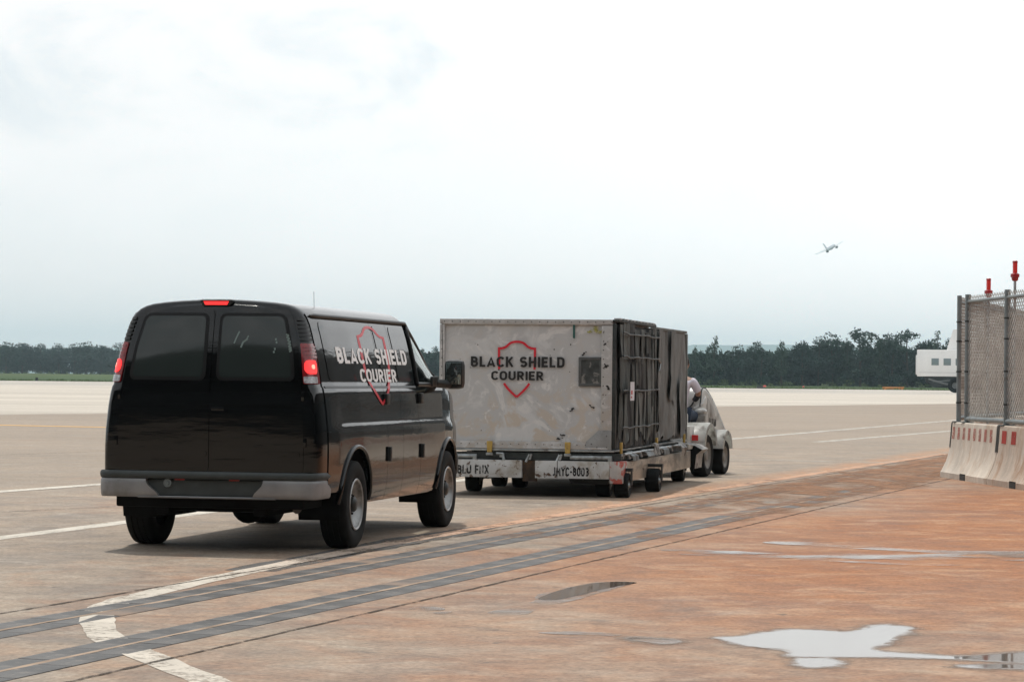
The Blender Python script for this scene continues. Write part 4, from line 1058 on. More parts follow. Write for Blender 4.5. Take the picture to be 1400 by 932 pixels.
# lettering and emblem on both sides
def decal_bm(g, quads, f, sub=3):
    for q, k in quads:
        o = 0.0 + 0.0004 * k
        (a, b_, c, d) = [Vector((p[0], p[1])) for p in q]
        n = max(1, min(6, int(max(abs(a.x - b_.x), abs(a.y - b_.y)) / 0.06)))
        rows = []
        for i in range(n + 1):
            l = a.lerp(b_, i / n); r_ = d.lerp(c, i / n); rows.append([f(l.x, l.y, o), f(r_.x, r_.y, o)])
        g.grid(rows)
def van_decals(s):
    mp = (lambda x: x) if s > 0 else (lambda x: 1.82 - x)
    f = lambda x, z, o: side(mp(x), z, 0.0140 + o, s)
    g = B(); decal_bm(g, text_strokes('BLACK SHIELD', -0.30, 2.12, 1.578, 1.716), f); decal_bm(g, text_strokes('COURIER', 0.34, 1.62, 1.420, 1.536), f)
    part('lettering', g, M_WTEXT, van, 0)
    ol = shield_outline(0.965, 0, 0.90, 1.905, 1.225)
    g = B(); hw = 0.020
    # stroke with true thickness measured on the side of the van (length is foreshortened, so keep the metre scale even)
    fe = lambda x, z, o: side(mp(x), z, 0.0130 + o, s)
    qs = []
    ol2 = []
    for a_, b_ in zip(ol, ol[1:]):
        n = max(1, int(math.hypot(b_[0] - a_[0], b_[1] - a_[1]) / 0.04)); ol2 += [(a_[0] + (b_[0] - a_[0]) * i / n, a_[1] + (b_[1] - a_[1]) * i / n) for i in range(n)]
    ol2.append(ol[-1])
    for q in stroke(ol2, 1.0):
        pass
    P = [Vector(p) for p in ol2]; rows = []
    for i, p in enumerate(P):
        d = (P[min(i + 1, len(P) - 1)] - P[max(0, i - 1)]); n = Vector((-d.y * 1.0, d.x)).normalized()
        off = Vector((n.x * 0.040, n.y * 0.012)); rows.append([fe((p + off).x, (p + off).y, 0), fe((p - off).x, (p - off).y, 0)])
    g.grid(rows); part('shield_emblem', g, M_RVINYL, van, 0)
van_decals(1); van_decals(-1)
# ------------------------------------------------------------------ the cargo dolly and its two containers
D_YAW = 0.20
D_CORNER = Vector((1.36, 33.35)); DW = 1.165
D_O = D_CORNER - Vector((math.cos(D_YAW), -math.sin(D_YAW))) * DW
D_M = Matrix.Translation((D_O.x, D_O.y, 0)) @ Matrix.Rotation(-D_YAW, 4, 'Z'); D_I = D_M.inverted()
def alu(name, base, patches, scale=1.0):
    """knocked-about aluminium sheet: overlapping patches of grey and dried tan dirt, scuffs and dark nicks"""
    m = bpy.data.materials.new(name); m.use_nodes = True; t = m.node_tree; p = t.nodes['Principled BSDF']
    vec = N(t, 'ShaderNodeTexCoord').outputs['Object']
    n1 = noise(t, mapping(t, vec, loc=(3, 1, 2)), 1.6 * scale, 5, 0.55, 0.9); n2 = noise(t, mapping(t, vec, loc=(8, 5, 1)), 2.3 * scale, 6, 0.6, 1.4)
    n3 = noise(t, vec, 7.0 * scale, 5, 0.7, 0.8); n4 = noise(t, mapping(t, vec, loc=(1, 1, 9)), 13.0 * scale, 3, 0.6)
    c = mixc(t, ramp(t, n1, [(0.40, 0.0), (0.47, 1.0)]), base, tuple(x * 0.84 for x in base))
    sz = N(t, 'ShaderNodeSeparateXYZ'); t.links.new(vec, sz.inputs[0])
    lowm = ramp(t, math_n(t, 'ADD', sz.outputs[2], math_n(t, 'MULTIPLY', math_n(t, 'SUBTRACT', n1, .5), 1.6)), [(0.25, 1.0), (1.0, 0.22)])
    c = mixc(t, math_n(t, 'MULTIPLY', lowm, ramp(t, n2, [(0.49, 0.0), (0.56, 0.8)])), c, patches[0])
    c = mixc(t, ramp(t, n2, [(0.36, 0.8), (0.43, 0.0)]), c, patches[1])
    c = mixc(t, ramp(t, n3, [(0.60, 0.0), (0.68, 0.6)]), c, tuple(min(1, x * 1.25) for x in base))
    c = mixc(t, ramp(t, n3, [(0.27, 0.5), (0.36, 0.0)]), c, tuple(x * 0.6 for x in base))
    c = mixc(t, ramp(t, n4, [(0.745, 0.0), (0.775, 0.7)]), c, (0.10, 0.09, 0.085))
    s = noise(t, mapping(t, vec, rot=(0, 0.6, 0), scale=(1, 1, 7)), 9.0, 3, 0.6)
    c = mixc(t, ramp(t, s, [(0.68, 0.0), (0.74, 0.4)]), c, (0.62, 0.61, 0.60))
    t.links.new(c, p.inputs['Base Color']); p.inputs['Metallic'].default_value = 0.15
    t.links.new(ramp(t, n1, [(0.3, 0.42), (0.7, 0.65)]), p.inputs['Roughness'])
    b = N(t, 'ShaderNodeBump'); b.inputs['Strength'].default_value = 0.35; b.inputs['Distance'].default_value = 0.012
    t.links.new(n2, b.inputs['Height']); t.links.new(b.outputs[0], p.inputs['Normal'])
    return m
M_ALU = alu('battered_aluminium', (0.585, 0.59, 0.595), ((0.53, 0.455, 0.375), (0.68, 0.67, 0.66)))
M_ALUF = alu('frame_aluminium', (0.50, 0.495, 0.49), ((0.42, 0.38, 0.34), (0.56, 0.55, 0.54)), 3.0)
M_GUSSET = pm('gusset_grey', (0.27, 0.275, 0.275), 0.55, 0.2, var=(4, 0.2), dirt=(5, .55, .7, (0.16, .15, .14)))
M_DARKM = pm('dark_steel', (0.035, 0.04, 0.04), 0.55, 0.4, var=(7, 0.4), dirt=(5, .55, .75, (0.10, 0.09, 0.08)))
M_GALV = pm('galvanised', (0.36, 0.39, 0.40), 0.42, 0.6, var=(6, 0.3), dirt=(7, .5, .7, (0.16, .15, .14)))
M_GOLD = pm('brass_latch', (0.50, 0.34, 0.09), 0.5, 0.2, var=(9, 0.3), dirt=(9, .55, .75, (.2, .13, .05)))
M_WBEAM = pm('chipped_white_paint', (0.52, 0.525, 0.52), 0.55, var=(3, 0.16), dirt=(10, 0.575, 0.615, (0.09, 0.05, 0.03)), dirt2=(4.5, 0.49, 0.66, (0.30, 0.26, 0.21)), bump=(6, .15, .01))
M_SBEAM = pm('worn_side_beam', (0.40, 0.35, 0.29), 0.32, 0.35, var=(1.6, 0.3), dirt=(2.4, 0.47, 0.56, (0.13, 0.115, 0.10)), dirt2=(7, .62, .66, (.07, .05, .04)), stretch=(1, .6, 1.6))
M_RUST = pm('rusty_pocket', (0.055, 0.035, 0.022), 0.9, var=(9, 0.6), dirt=(8, .5, .7, (.16, .08, .035)))
M_STENCIL = paint('black_stencil', (0.035, 0.035, 0.035), (0.42, 0), 11.0)
M_BTEXT = pm('black_vinyl', (0.012, 0.012, 0.012), 0.5)
M_CURT = []
for i, c in enumerate(((0.034, 0.040, 0.038), (0.068, 0.077, 0.073), (0.009, 0.010, 0.011), (0.135, 0.143, 0.135))):
    M_CURT.append(pm('grimy_curtain', c, 0.62, var=(3.2, 0.55), dirt=(4.5, .52, .72, tuple(x * 2.1 for x in c)), dirt2=(1.6, .55, .75, tuple(x * .4 for x in c)), bump=(4.5, 1.0, .06), stretch=(1, 1.5, .6)))
M_CANVAS = pm('grey_canvas', (0.155, 0.158, 0.152), 0.75, var=(2.6, 0.35), dirt=(3.4, .52, .75, (0.09, .085, .08)), dirt2=(5, .60, .75, (.34, .33, .32)), bump=(4.0, 1.0, .06), stretch=(1, 1.6, .5))

dolly = thing('cargo_dolly', 'low cargo dolly with chipped white beam carrying two containers', 'dolly', (D_O.x, D_O.y, 0), -D_YAW)
LEN = 6.35
def seg(x0, x1, y=0.0, z0=0.235, z1=0.452, th=0.07):
    b = B(); b.box(((x0 + x1) / 2, y + th / 2, (z0 + z1) / 2), (x1 - x0, th, z1 - z0), bev=0.006); return b
bm1 = part('end_beam', seg(-DW, -0.085), M_WBEAM, dolly); part('end_beam', seg(0.085, 0.36), M_WBEAM, dolly); bm2 = part('end_beam', seg(0.368, 1.02), M_WBEAM, dolly)
b = B(); b.box((0, 0.11, 0.32), (0.172, 0.08, 0.26), bev=0.004); part('tow_pocket', b, M_RUST, dolly)
b = B(); b.prism([(1.022, 0.0), (1.12, 0.0), (1.175, 0.06), (1.175, 0.42), (1.10, 0.42), (1.022, 0.07)], 0.180, 0.452, 'xy'); b.bevel(0.006)
part('corner_post', b, pm('red_white_corner', (0.45, 0.42, 0.40), 0.55, var=(5, .2), dirt=(6, .50, .54, (0.42, 0.09, 0.07)), dirt2=(9, .60, .66, (.12, .07, .05))), dolly)
b = B(); b.box((1.135, 0.42 + (LEN - 0.42) / 2, 0.315), (0.07, LEN - 0.424, 0.25), bev=0.006); part('side_beam', b, M_SBEAM, dolly)
b = B(); b.box((-1.135, 0.08 + (LEN - 0.08) / 2, 0.315), (0.06, LEN - 0.09, 0.25), bev=0.006); part('side_beam', b, M_SBEAM, dolly)
b = B(); b.box((0, LEN - 0.03, 0.315), (2.2, 0.06, 0.24), bev=0.006); part('end_beam', b, M_WBEAM, dolly)
b = B()
b.box((0, LEN / 2, 0.36), (2.19, LEN - 0.3, 0.10), bev=0.01)
for x in (-.6, .6): b.box((x, LEN / 2, 0.26), (0.12, LEN - .4, 0.10))
for y in (.35, 2.1, 3.9, 5.9): b.box((0, y, 0.28), (2.1, 0.10, 0.10))
b.prism([(0.42, 0.30), (0.5, 0.165), (0.95, 0.158), (1.0, 0.30)], 0.25, 0.40)
part('frame', b, M_DARKM, dolly)
b = B()
for k in range(21): b.tube([(-1.02, 0.20 + k * 0.297, 0.50), (1.02, 0.20 + k * 0.297, 0.50)], 0.032, 8)
part('roller_bed', b, M_GALV, dolly)
b = B(); b.box((0, 0.085, 0.505), (2.30, 0.02, 0.085)); b.box((1.10, LEN / 2, 0.505), (0.02, LEN - .2, 0.085)); part('deck_edge', b, M_DARKM, dolly)
# rollers, legs and hooks along the near edge
def px_x(px, y=0.0): return (px - 601.6) / 107.9 - 1.16
def hook(px, kind):
    b = B(); x = px_x(px)
    if kind == 'leg': b.tube([(x - .01, 0.02, 0.43), (x + .035, 0.03, 0.525)], 0.018, 6); b.tube([(x + .04, 0.02, 0.46), (x + .06, 0.03, 0.53)], 0.013, 6)
    else: b.tube([(x - .05, 0.03, 0.53), (x + .03, 0.02, 0.53), (x + .045, 0.015, 0.455)], 0.020, 6); b.box((x + .02, .02, .51), (.06, .02, .05), bev=.006)
    part('lock_hook', b, M_GALV, dolly)
hook(688, 'hook'); hook(724, 'leg'); hook(765, 'leg')
for a_, c_ in ((608, 655), (783, 839)):
    b = B(); b.tube([(px_x(a_), 0.035, 0.495), (px_x(c_), 0.035, 0.495)], 0.027, 10)
    b.box((px_x(c_) - .02, 0.03, 0.475), (0.05, 0.05, 0.08), bev=.008)
    part('guide_roller', b, M_GALV, dolly)
def latch(x, y, rz=0.0):
    b = B(); Mx = Matrix.Translation((x, y, 0)) @ Matrix.Rotation(rz, 4, 'Z')
    b.prism([(-.030, .545), (.030, .545), (.036, .66), (.036, .685), (-.036, .685), (-.036, .66)], -0.018, 0.012, M=Mx); b.bevel(.006)
    o = part('container_latch', b, M_GOLD, dolly)
    b = B(); b.box((0, 0, .525), (.085, .045, .032), bev=.006); bmesh.ops.transform(b.bm, matrix=Mx, verts=b.bm.verts); part('latch_foot', b, M_GALV, o)
latch(px_x(673), 0.03); latch(px_x(779.5), 0.03); latch(1.118, 0.26, math.pi / 2); latch(1.118, 3.28, math.pi / 2); latch(1.118, 6.0, math.pi / 2)
# bent guide plates and clutter on the near side
M_WCHIP = pm('bent_guide_plate', (0.52, 0.51, 0.49), 0.5, 0.1, var=(4, .25), dirt=(5, .52, .6, (.12, .10, .09)))
def bent(pts, y0, y1, mat, th=0.012, name='guide_plate'):
    g = B(); g.grid([[(x, y, z) for x, z in pts] for y in np.linspace(y0, y1, 3)])
    r_ = bmesh.ops.solidify(g.bm, geom=g.bm.faces[:], thickness=th); part(name, g, mat, dolly)
bent([(1.10, .56), (1.19, .50), (1.20, .44)], 0.75, 1.25, M_GALV); bent([(1.10, .555), (1.19, .52), (1.22, .47), (1.20, .445)], 1.9, 2.5, M_GALV)
bent([(1.12, .62), (1.16, .60), (1.19, .46)], 2.75, 3.2, M_WCHIP); bent([(1.10, .56), (1.19, .52), (1.20, .45)], 3.5, 4.0, M_GALV)
bent([(1.10, .62), (1.22, .60), (1.30, .52), (1.26, .40)], 4.6, 5.1, M_WCHIP); bent([(1.15, .56), (1.34, .53), (1.44, .47), (1.36, .40), (1.34, .20)], 5.55, 6.3, M_WCHIP)
b = B()
for y in (.5, 1.5, 2.62, 3.3, 4.3, 5.3): b.tube([(1.09, y, .47), (1.12, y, .53), (1.15, y + .12, .535), (1.17, y + .14, .47)], 0.018, 6)
b.tube([(1.13, 0.45, .535), (1.13, 2.7, .535)], 0.016, 6); b.tube([(1.13, 3.4, .54), (1.13, 6.1, .54)], 0.016, 6)
part('side_rail', b, M_GALV, dolly)
# castors
def castor(px, py, dual=False):
    p = D_I @ at(px, py); R = 0.155; w = 0.18
    b = B(); b.lathe([(0.07, -w * .45), (R * .9, -w * .5), (R * .985, -w * .42), (R, -w * .25), (R, w * .25), (R * .985, w * .42), (R * .9, w * .5), (0.07, w * .45)], 28)
    o = part('castor', b, M_TYRE, dolly, 40, loc=(p.x, p.y, R))
    b = B(); b.lathe([(0.09, w * .46), (0.08, w * .40), (0.035, w * .42), (0.03, w * .52), (0.0, w * .53)], 20); part('hub', b, M_GALV, o)
    b = B(); b.box((0, .04, .19), (.24, .10, .04)); b.box((-.11, .02, .10), (.015, .08, .2)); b.box((.11, .02, .10), (.015, .08, .2)); part('fork', b, M_DARKM, o)
for p_ in ((648, 671), (683, 664.5), (711, 666), (826, 678.5), (851, 680), (893, 672), (927, 657.5)): castor(*p_)
# stencilled numbers on the end beam
g = B(); f = lambda x, z, o: Vector((x, -0.0035 - o, z))
decal_bm(g, text_strokes('BLU FNX', px_x(629.5), px_x(673), 0.275, 0.385, 0.10), f); part('stencil', g, M_STENCIL, bm1, 0)
g = B(); decal_bm(g, text_strokes('JMYC-8003', px_x(760), px_x(809), 0.265, 0.375, 0.12), f); part('stencil', g, M_STENCIL, bm2, 0)

def container(y0, name_label, first):
    c = thing('cargo_container', name_label, 'container', (0, 0, 0), 0)
    c.matrix_world = D_M @ Matrix.Translation((0, y0, 0.565))
    x0, x1, L, H = -1.16, 1.03, 3.12, 1.635 if first else 1.61
    b = B(); b.box(((x0 + x1) / 2, L / 2, H / 2 + .02), (x1 - x0 - .03, L - .04, H - .06)); part('shell', b, M_ALU if first else M_CANVAS, c, 0)
    b = B(); b.box(((x0 + x1) / 2, L / 2, 0.012), (x1 - x0 + .06, L + .06, 0.026), bev=.006); part('pallet_base', b, M_GALV, c)
    if first:
        # end panel and its riveted frames
        fr = B(); fr.box(((x0 + x1) / 2, 0.0, H - .03), (x1 - x0, .03, .065), bev=.004); top = part('top_frame', fr, M_ALUF, c)
        fr = B(); fr.box((x0 + .032, 0.0, H / 2 - .005), (.064, .03, H - .125), bev=.004); part('edge_frame', fr, M_ALUF, c)
        fr = B(); fr.box((x1 - .068, 0.001, H / 2 + .095), (.136, .03, H - .335), bev=.004); ef = part('edge_frame', fr, M_ALUF, c)
        fr = B(); fr.box(((x0 + x1) / 2 - .13, -0.002, .075), (x1 - x0 - .27, .032, .088), bev=.006); fr.box(((x0 + x1) / 2 - .02, -0.012, .042), (x1 - x0 - .05, .03, .026), bev=.006); part('bottom_rail', fr, M_ALUF, c)
        fr = B(); fr.prism([(x1 - .33, .028), (x1, .028), (x1, .27), (x1 - .16, .27), (x1 - .315, .13)], -0.022, 0.012); fr.bevel(.003); part('gusset', fr, M_GUSSET, c)
        rv = B()
        for k in range(22): rv.ball((x0 + .06 + k * .101, -0.016, H - .03), .009, (1, .5, 1), 6, 4)
        for k in range(13):
            rv.ball((x0 + .03, -0.016, .16 + k * .11), .009, (1, .5, 1), 6, 4)
            if k > 1: rv.ball((x1 - .11, -0.016, .16 + k * .11), .009, (1, .5, 1), 6, 4)
        for k in range(18): rv.ball((x0 + .08 + k * .105, -0.020, .085), .008, (1, .5, 1), 6, 4)
        for x, z in ((x1 - .06, .06), (x1 - .18, .06), (x1 - .06, .2), (x1 - .25, .10)): rv.ball((x, -0.024, z), .010, (1, .5, 1), 6, 4)
        part('rivets', rv, pm('rivet_dark', (0.14, 0.135, 0.13), .5, .3), c)
        # dark inspection panel with a cracked sheet, green tape, nicks and scuffs
        zz = lambda z: z - 0.565
        wx0, wx1, wz0, wz1 = .607, .905, zz(1.375), zz(1.738)
        fr = B(); fr.grid([[(wx0 - .0, -.004, wz0), (wx1, -.004, wz0)], [(wx0, -.004, wz1), (wx1, -.004, wz1)]])
        wf = B()
        for (a0, a1, b0, b1) in ((wx0, wx1, wz0, wz0 + .035), (wx0, wx1, wz1 - .035, wz1), (wx0, wx0 + .035, wz0 + .0355, wz1 - .0355), (wx1 - .035, wx1, wz0 + .0355, wz1 - .0355)):
            wf.box(((a0 + a1) / 2, .002, (b0 + b1) / 2), (a1 - a0, .016, b1 - b0), bev=.003)
        hp = part('hatch_frame', wf, pm('hatch_steel', (0.095, 0.10, 0.10), .55, .3, var=(8, .3)), c)
        fr.bm.free(); fr = B(); fr.box(((wx0 + wx1) / 2, .008, (wz0 + wz1) / 2), (wx1 - wx0 - .06, .012, wz1 - wz0 - .06))
        part('hatch', fr, pm('cracked_hatch', (0.060, 0.066, 0.066), .35, .1, var=(7, .5), dirt=(6.5, .56, .62, (0.22, 0.215, 0.205)), dirt2=(17, .62, .7, (.02, .02, .02))), hp)
        fr = B(); fr.box((.545, -.003, zz(2.07)), (.026, .005, .20)); part('green_tape', fr, pm('green_tape', (0.02, 0.10, 0.085), .6), c)
        sc = B(); r = random.Random(5)
        for q in range(26):
            x, z = r.uniform(x0 + .15, x1 - .02), r.uniform(.2, H - .1); s = abs(r.gauss(0, .005)) + .003
            pts = [(x + s * r.uniform(.5, 1.6) * math.cos(k), -.0012 if x < x1 - .15 else -.0182, z + s * r.uniform(.4, 1.3) * math.sin(k)) for k in np.linspace(0, 5.4, 6)]; sc.face(pts)
        for (px, py, n, dx, dz) in ((800, 483, 5, .05, .05), (772, 595, 5, .045, .0), (812, 556, 6, .06, -.03), (830, 500, 7, .006, -.045), (833, 530, 6, .03, -.05), (785, 560, 4, .05, .03), (607, 482, 3, .02, .02), (768, 600, 4, .06, .004), (828, 470, 4, .02, .02)):
            x = px_x(px); z = 1.475 + (517 - py) / 110 - .565
            for k in range(n):
                xx, z_ = x + dx * (k / n - .5) + r.gauss(0, .008), z + dz * (k / n - .5) + r.gauss(0, .006); s = r.uniform(.008, .02)
                yv = -.0012 if xx < x1 - .15 else -.0182
                sc.face([(xx + s * r.uniform(.5, 1.5) * math.cos(a), yv, z_ + s * r.uniform(.4, 1.0) * math.sin(a)) for a in np.linspace(0, 5.4, 6)])
        sm = part('dents_and_scuffs', sc, pm('scuff_black', (0.035, 0.033, 0.032), .8), c, 0, recalc=False)
        g = B(); f = lambda x, z, o: Vector((x, -0.0034 - o, z - .565))
        decal_bm(g, text_strokes('BLACK SHIELD', -.76, .428, 1.604, 1.736), f); decal_bm(g, text_strokes('COURIER', -.496, .162, 1.442, 1.556), f)
        part('lettering', g, M_BTEXT, c, 0)
        ol = shield_outline(-.174, 0, .458, 1.922, 1.235, 10)
        g = B(); fe = lambda x, z, o: Vector((x, -0.0022 - o, z - .565))
        runs = [[]]
        dense = []
        for a_, b_ in zip(ol, ol[1:]):
            n = max(1, int(math.hypot(b_[0] - a_[0], b_[1] - a_[1]) / .03)); dense += [(a_[0] + (b_[0] - a_[0]) * i / n, a_[1] + (b_[1] - a_[1]) * i / n) for i in range(n)]
        dense.append(ol[-1])
        for p_ in dense:
            if 1.430 < p_[1] < 1.568: runs.append([])
            else: runs[-1].append(p_)
        for rn in runs:
            if len(rn) > 1: decal_bm(g, [(q, 0) for q in stroke(rn, .0145)], fe)
        part('shield_emblem', g, M_RVINYL, c, 0)
        yl = B()
        for k in range(9):
            x, z = .80 + r.uniform(-.07, .10), zz(2.075) + r.uniform(-.03, .03)
            yl.face([(x + .035 * math.cos(a) * r.uniform(.5, 1.3), -.002 - k * .0003, z + .02 * math.sin(a) * r.uniform(.5, 1.3)) for a in np.linspace(0, 5.4, 7)])
        part('yellow_paint_smear', yl, paint('yellow_smear', (0.42, 0.40, 0.10), (0.47, 0), 14.0, alpha_max=.8), c, 0, recalc=False)
    # the long side: a curtain of hanging sheets, straps and torn flaps
    r = random.Random(21 if first else 33)
    def curtain(y_a, y_b, z_a, z_b, amp, xoff, ragged=0.0, fl=1.0, seed=0):
        g = B(); rows = []; ny, nz = max(8, int((y_b - y_a) / .035)), 22
        for j in range(nz + 1):
            row = []
            for i in range(ny + 1):
                u = i / ny; y = y_a + (y_b - y_a) * u
                lowz = z_a + ragged * (0.5 + mnoise.noise(Vector((y * 5, seed, 1)))) if ragged else z_a
                z = z_b + (lowz - z_b) * j / nz
                fx = amp * (mnoise.noise(Vector((y * 4.2 * fl + seed, z * 1.4, seed))) * 1.0 + 0.45 * mnoise.noise(Vector((y * 9 * fl, z * 2.2 + seed, 3))) + .5 * mnoise.noise(Vector((y * 3, z * 4, seed + 5))) * (j / nz))
                row.append((x1 + xoff + fx * (0.35 + 0.65 * j / nz), y + .02 * mnoise.noise(Vector((z * 3, y, seed))), z))
            rows.append(row)
        g.grid(rows); return g
    if first:
        part('back_curtain', curtain(.06, L - .05, .035, H - .05, .03, .030, 0, 1.0, 1), M_CURT[2], c, 60)
        tone = [1, 0, 3, 0, 2, 1, 0, 3, 1, 0, 2, 1]
        for tier, (zt_, zb_, step) in enumerate(((1.57, 1.08, .40), (1.16, .66, .36), (.74, .05, .33))):
            y = .07 + .08 * tier; k = 0
            while y < L - .2:
                w = step * r.uniform(.62, 1.15); yb = min(y + w, L - .05)
                part('curtain_flap', curtain(y, yb, zb_ + r.uniform(-.04, .10), zt_ + r.uniform(-.05, .05), .040, .050 + .016 * (2 - tier) + r.uniform(-.006, .010), .12, 1.0, 10 + tier * 20 + k), M_CURT[tone[(k * 5 + tier * 3) % 12]], c, 60)
                y = yb + r.choice((-.05, .02, .06, .09)); k += 1
        for z in (1.47, 1.18, .76, .30):
            g = B(); g.tube([(x1 + .125 + .012 * math.sin(y * 7), y, z + .02 * mnoise.noise(Vector((y * 2, z, 0)))) for y in np.linspace(.05, L - .03, 24)], .012, 6); part('strap', g, M_DARKM, c)
        for y in (1.05, 2.02, 2.75):
            g = B(); g.tube([(x1 + .12, y, .06), (x1 + .13, y + .02, .8), (x1 + .11, y - .01, 1.5)], .010, 6); part('strap', g, M_DARKM, c)
        for y_, z_, dz in ((1.62, 1.14, .10), (1.30, 1.02, .16), (1.78, .55, .2), (2.45, .30, .25)):     # pale frayed ends
            g = B(); g.face([(x1 + .14, y_, z_ + dz), (x1 + .145, y_ + .03, z_ + dz), (x1 + .14, y_ + .06, z_ - dz * .2), (x1 + .145, y_ + .03, z_ - dz)]); part('frayed_end', g, pm('frayed_cloth', (.22, .22, .21), .8), c, 0)
        fr = B(); fr.box((x1 + .035, L / 2, H - .012), (.10, L, .03), bev=.004); fr.box((x1 + .02, .02, H / 2), (.05, .05, H - .08), bev=.004); part('top_rail', fr, M_DARKM, c)
        for k in range(11):
            fr = B(); fr.box((x1 + .04, .16 + k * .275, H + .014), (.085, .10, .022), bev=.003)
            part('edge_clip', fr, M_GALV if k % 2 else M_ALUF, c)
            fr = B(); fr.box((x1 + .042, .30 + k * .275, H + .010), (.07, .13, .014)); part('edge_clip', fr, M_DARKM, c)
        fr = B(); fr.box((x1 + .155, .62, .755), (.006, .30, .235)); lab = part('paper_label', fr, pm('paper', (.66, .65, .68), .8, var=(12, .12)), c)
        fr = B(); fr.box((x1 + .160, .56, .74), (.003, .09, .05)); fr.box((x1 + .160, .54, .68), (.003, .07, .02)); part('red_print', fr, pm('red_print', (.5, .05, .06), .7), lab)
    else:
        part('canvas_cover', curtain(.02, L - .06, .05, H - .03, .055, .045, .10, .8, 4), M_CANVAS, c, 60)
        for k, (ya, yb, za, zb_) in enumerate(((.05, .55, .10, 1.58), (1.2, 1.75, .55, 1.58), (2.2, 2.7, .06, .9))):
            part('canvas_fold', curtain(ya, yb, za, zb_, .06, .085, .12, 1.1, 50 + k), M_CANVAS, c, 60)
        fr = B(); fr.box((x1 + .02, L / 2, H - .012), (.08, L, .035), bev=.005); fr.box((x1 + .04, L - .025, H / 2), (.06, .05, H - .07), bev=.005); fr.box((x1 + .04, .0, H / 2), (.05, .04, H - .07), bev=.005); part('edge_frame', fr, M_CURT[3], c)
        for z in (1.05,):
            g = B(); g.tube([(x1 + .09, .02, 1.18), (x1 + .11, .10, 1.12), (x1 + .1, .05, 1.02)], .012, 6); part('strap', g, M_GALV, c)
    return c
container(0.08, 'battered aluminium cargo container with dark curtain side and red shield emblem', True)
container(3.34, 'grey canvas-sided cargo container behind the lettered one, beside the tractor driver', False)

# ------------------------------------------------------------------ baggage tractor and its driver
T_YAW = 0.32
T_O = Vector((2.36, 41.35, 0))
M_TUG = pm('cream_white_paint', (0.62, 0.62, 0.59), 0.28, var=(3, 0.14), dirt=(5, .54, .70, (.22, .20, .18)), coat=.3)
M_TUG2 = pm('grimy_white_paint', (0.40, 0.395, 0.375), 0.45, var=(4, 0.2), dirt=(5, .52, .7, (.16, .14, .12)))
tug = thing('baggage_tractor', 'white baggage tractor with sloping nose ahead of the loaded dolly', 'tractor', tuple(T_O), -T_YAW)
b = B(); b.box((0, .55, .42), (.95, 2.3, .24), bev=.03); part('chassis', b, M_DARKM, tug)
b = B(); b.box((0, -.18, .60), (1.02, .62, .36), bev=.035); b.box((0, -.30, .86), (.80, .30, .20), bev=.03); part('rear_body', b, M_TUG, tug)
b = B(); b.box((0, -.515, .36), (.92, .05, .30), bev=.015); b.box((.30, -.545, .30), (.26, .03, .16), bev=.01); part('rear_plate', b, M_TUG2, tug)
# side sill and sloping nose: outline in (y, z) drawn out across the width, bevelled
b = B(); b.prism([(.58, .62), (.56, 1.08), (.60, 1.29), (.70, 1.355), (.84, 1.345), (1.05, 1.28), (1.30, 1.175), (1.55, 1.04), (1.80, .89), (2.02, .76), (2.16, .67), (2.22, .57), (2.12, .44), (.72, .44)], -.50, .42, 'yz'); b.bevel(.05, 3)
nose = part('nose', b, M_TUG, tug, 50)
g = B(); g.tube([(.39, .57, 1.06), (.395, .62, 1.30), (.395, .70, 1.352), (.395, .84, 1.342), (.395, 1.05, 1.277), (.395, 1.30, 1.172), (.395, 1.55, 1.037), (.395, 1.80, .887), (.395, 2.02, .757), (.395, 2.16, .667), (.395, 2.215, .57)], .016, 8); part('edge_trim', g, M_DARKM, nose, 60)
for k in range(5):
    g = B(); g.box((.425, 1.02 + k * .10, .80), (.012, .055, .16 - .012 * k), bev=.004); part('louvre', g, M_DARKM, nose)
g = B(); g.box((0, .30, .44), (1.16, .70, .05), bev=.012); part('foot_plate', g, M_DARKM, tug)
g = B(); g.box((.30, -.335, .80), (.22, .02, .10), bev=.01); part('hatch', g, M_TUG2, tug)
b = B(); b.box((0, 2.10, .47), (1.02, .10, .14), bev=.03); part('front_bumper', b, M_DARKM, tug)
b = B(); b.prism([(.86, .90), (.92, 1.20), (1.30, 1.02), (1.42, .86), (1.30, .74), (.98, .74)], .4185, .428, 'yz'); b.bevel(.004); part('side_panel', b, M_TUG2, nose)
b = B(); b.tube([(.30, .56, 1.02), (.42, .60, 1.10), (.44, .70, 1.20)], .03, 8); b.ball((.40, .57, .98), .09, (1.2, .8, .7)); part('head_lamp_pod', b, M_TUG, tug)
b = B(); b.prism([(.50, .72), (.50, .93), (.60, 1.0), (.70, .98), (.74, .74)], .10, .49, 'yz'); b.bevel(.03); part('dash_box', b, M_TUG2, tug)
def fender(x, y, R, w, z, name):
    g = B(); rows = []
    for k in range(17):
        a = math.radians(6 + 166 * k / 16); c_, s_ = math.cos(a), math.sin(a)
        rows.append([(x - w / 2, y + R * c_, z + R * s_), (x + w / 2 - .03, y + R * c_, z + R * s_), (x + w / 2, y + (R - .012) * c_, z + (R - .012) * s_), (x + w / 2 + .004, y + (R - .075) * c_, z + (R - .075) * s_)])
    g.grid(rows); bmesh.ops.solidify(g.bm, geom=g.bm.faces[:], thickness=.012); return part(name, g, M_TUG, tug, 50)
RR, FR = .325, .27
for s in (-1, 1):
    fender(s * .545, 0.0, RR + .075, .34, RR + .10, 'rear_fender'); fender(s * .52, 1.26, FR + .065, .30, FR + .09, 'front_fender')
    b = B(); b.box((s * .575, -.435, .60), (.10, .02, .085), bev=.006); part('tail_reflector', b, pm('red_tail_lens', (.55, .03, .03), .3, emit=None), tug)
M_TRIM = pm('tractor_rim', (0.20, 0.185, 0.165), 0.6, var=(9, .3))
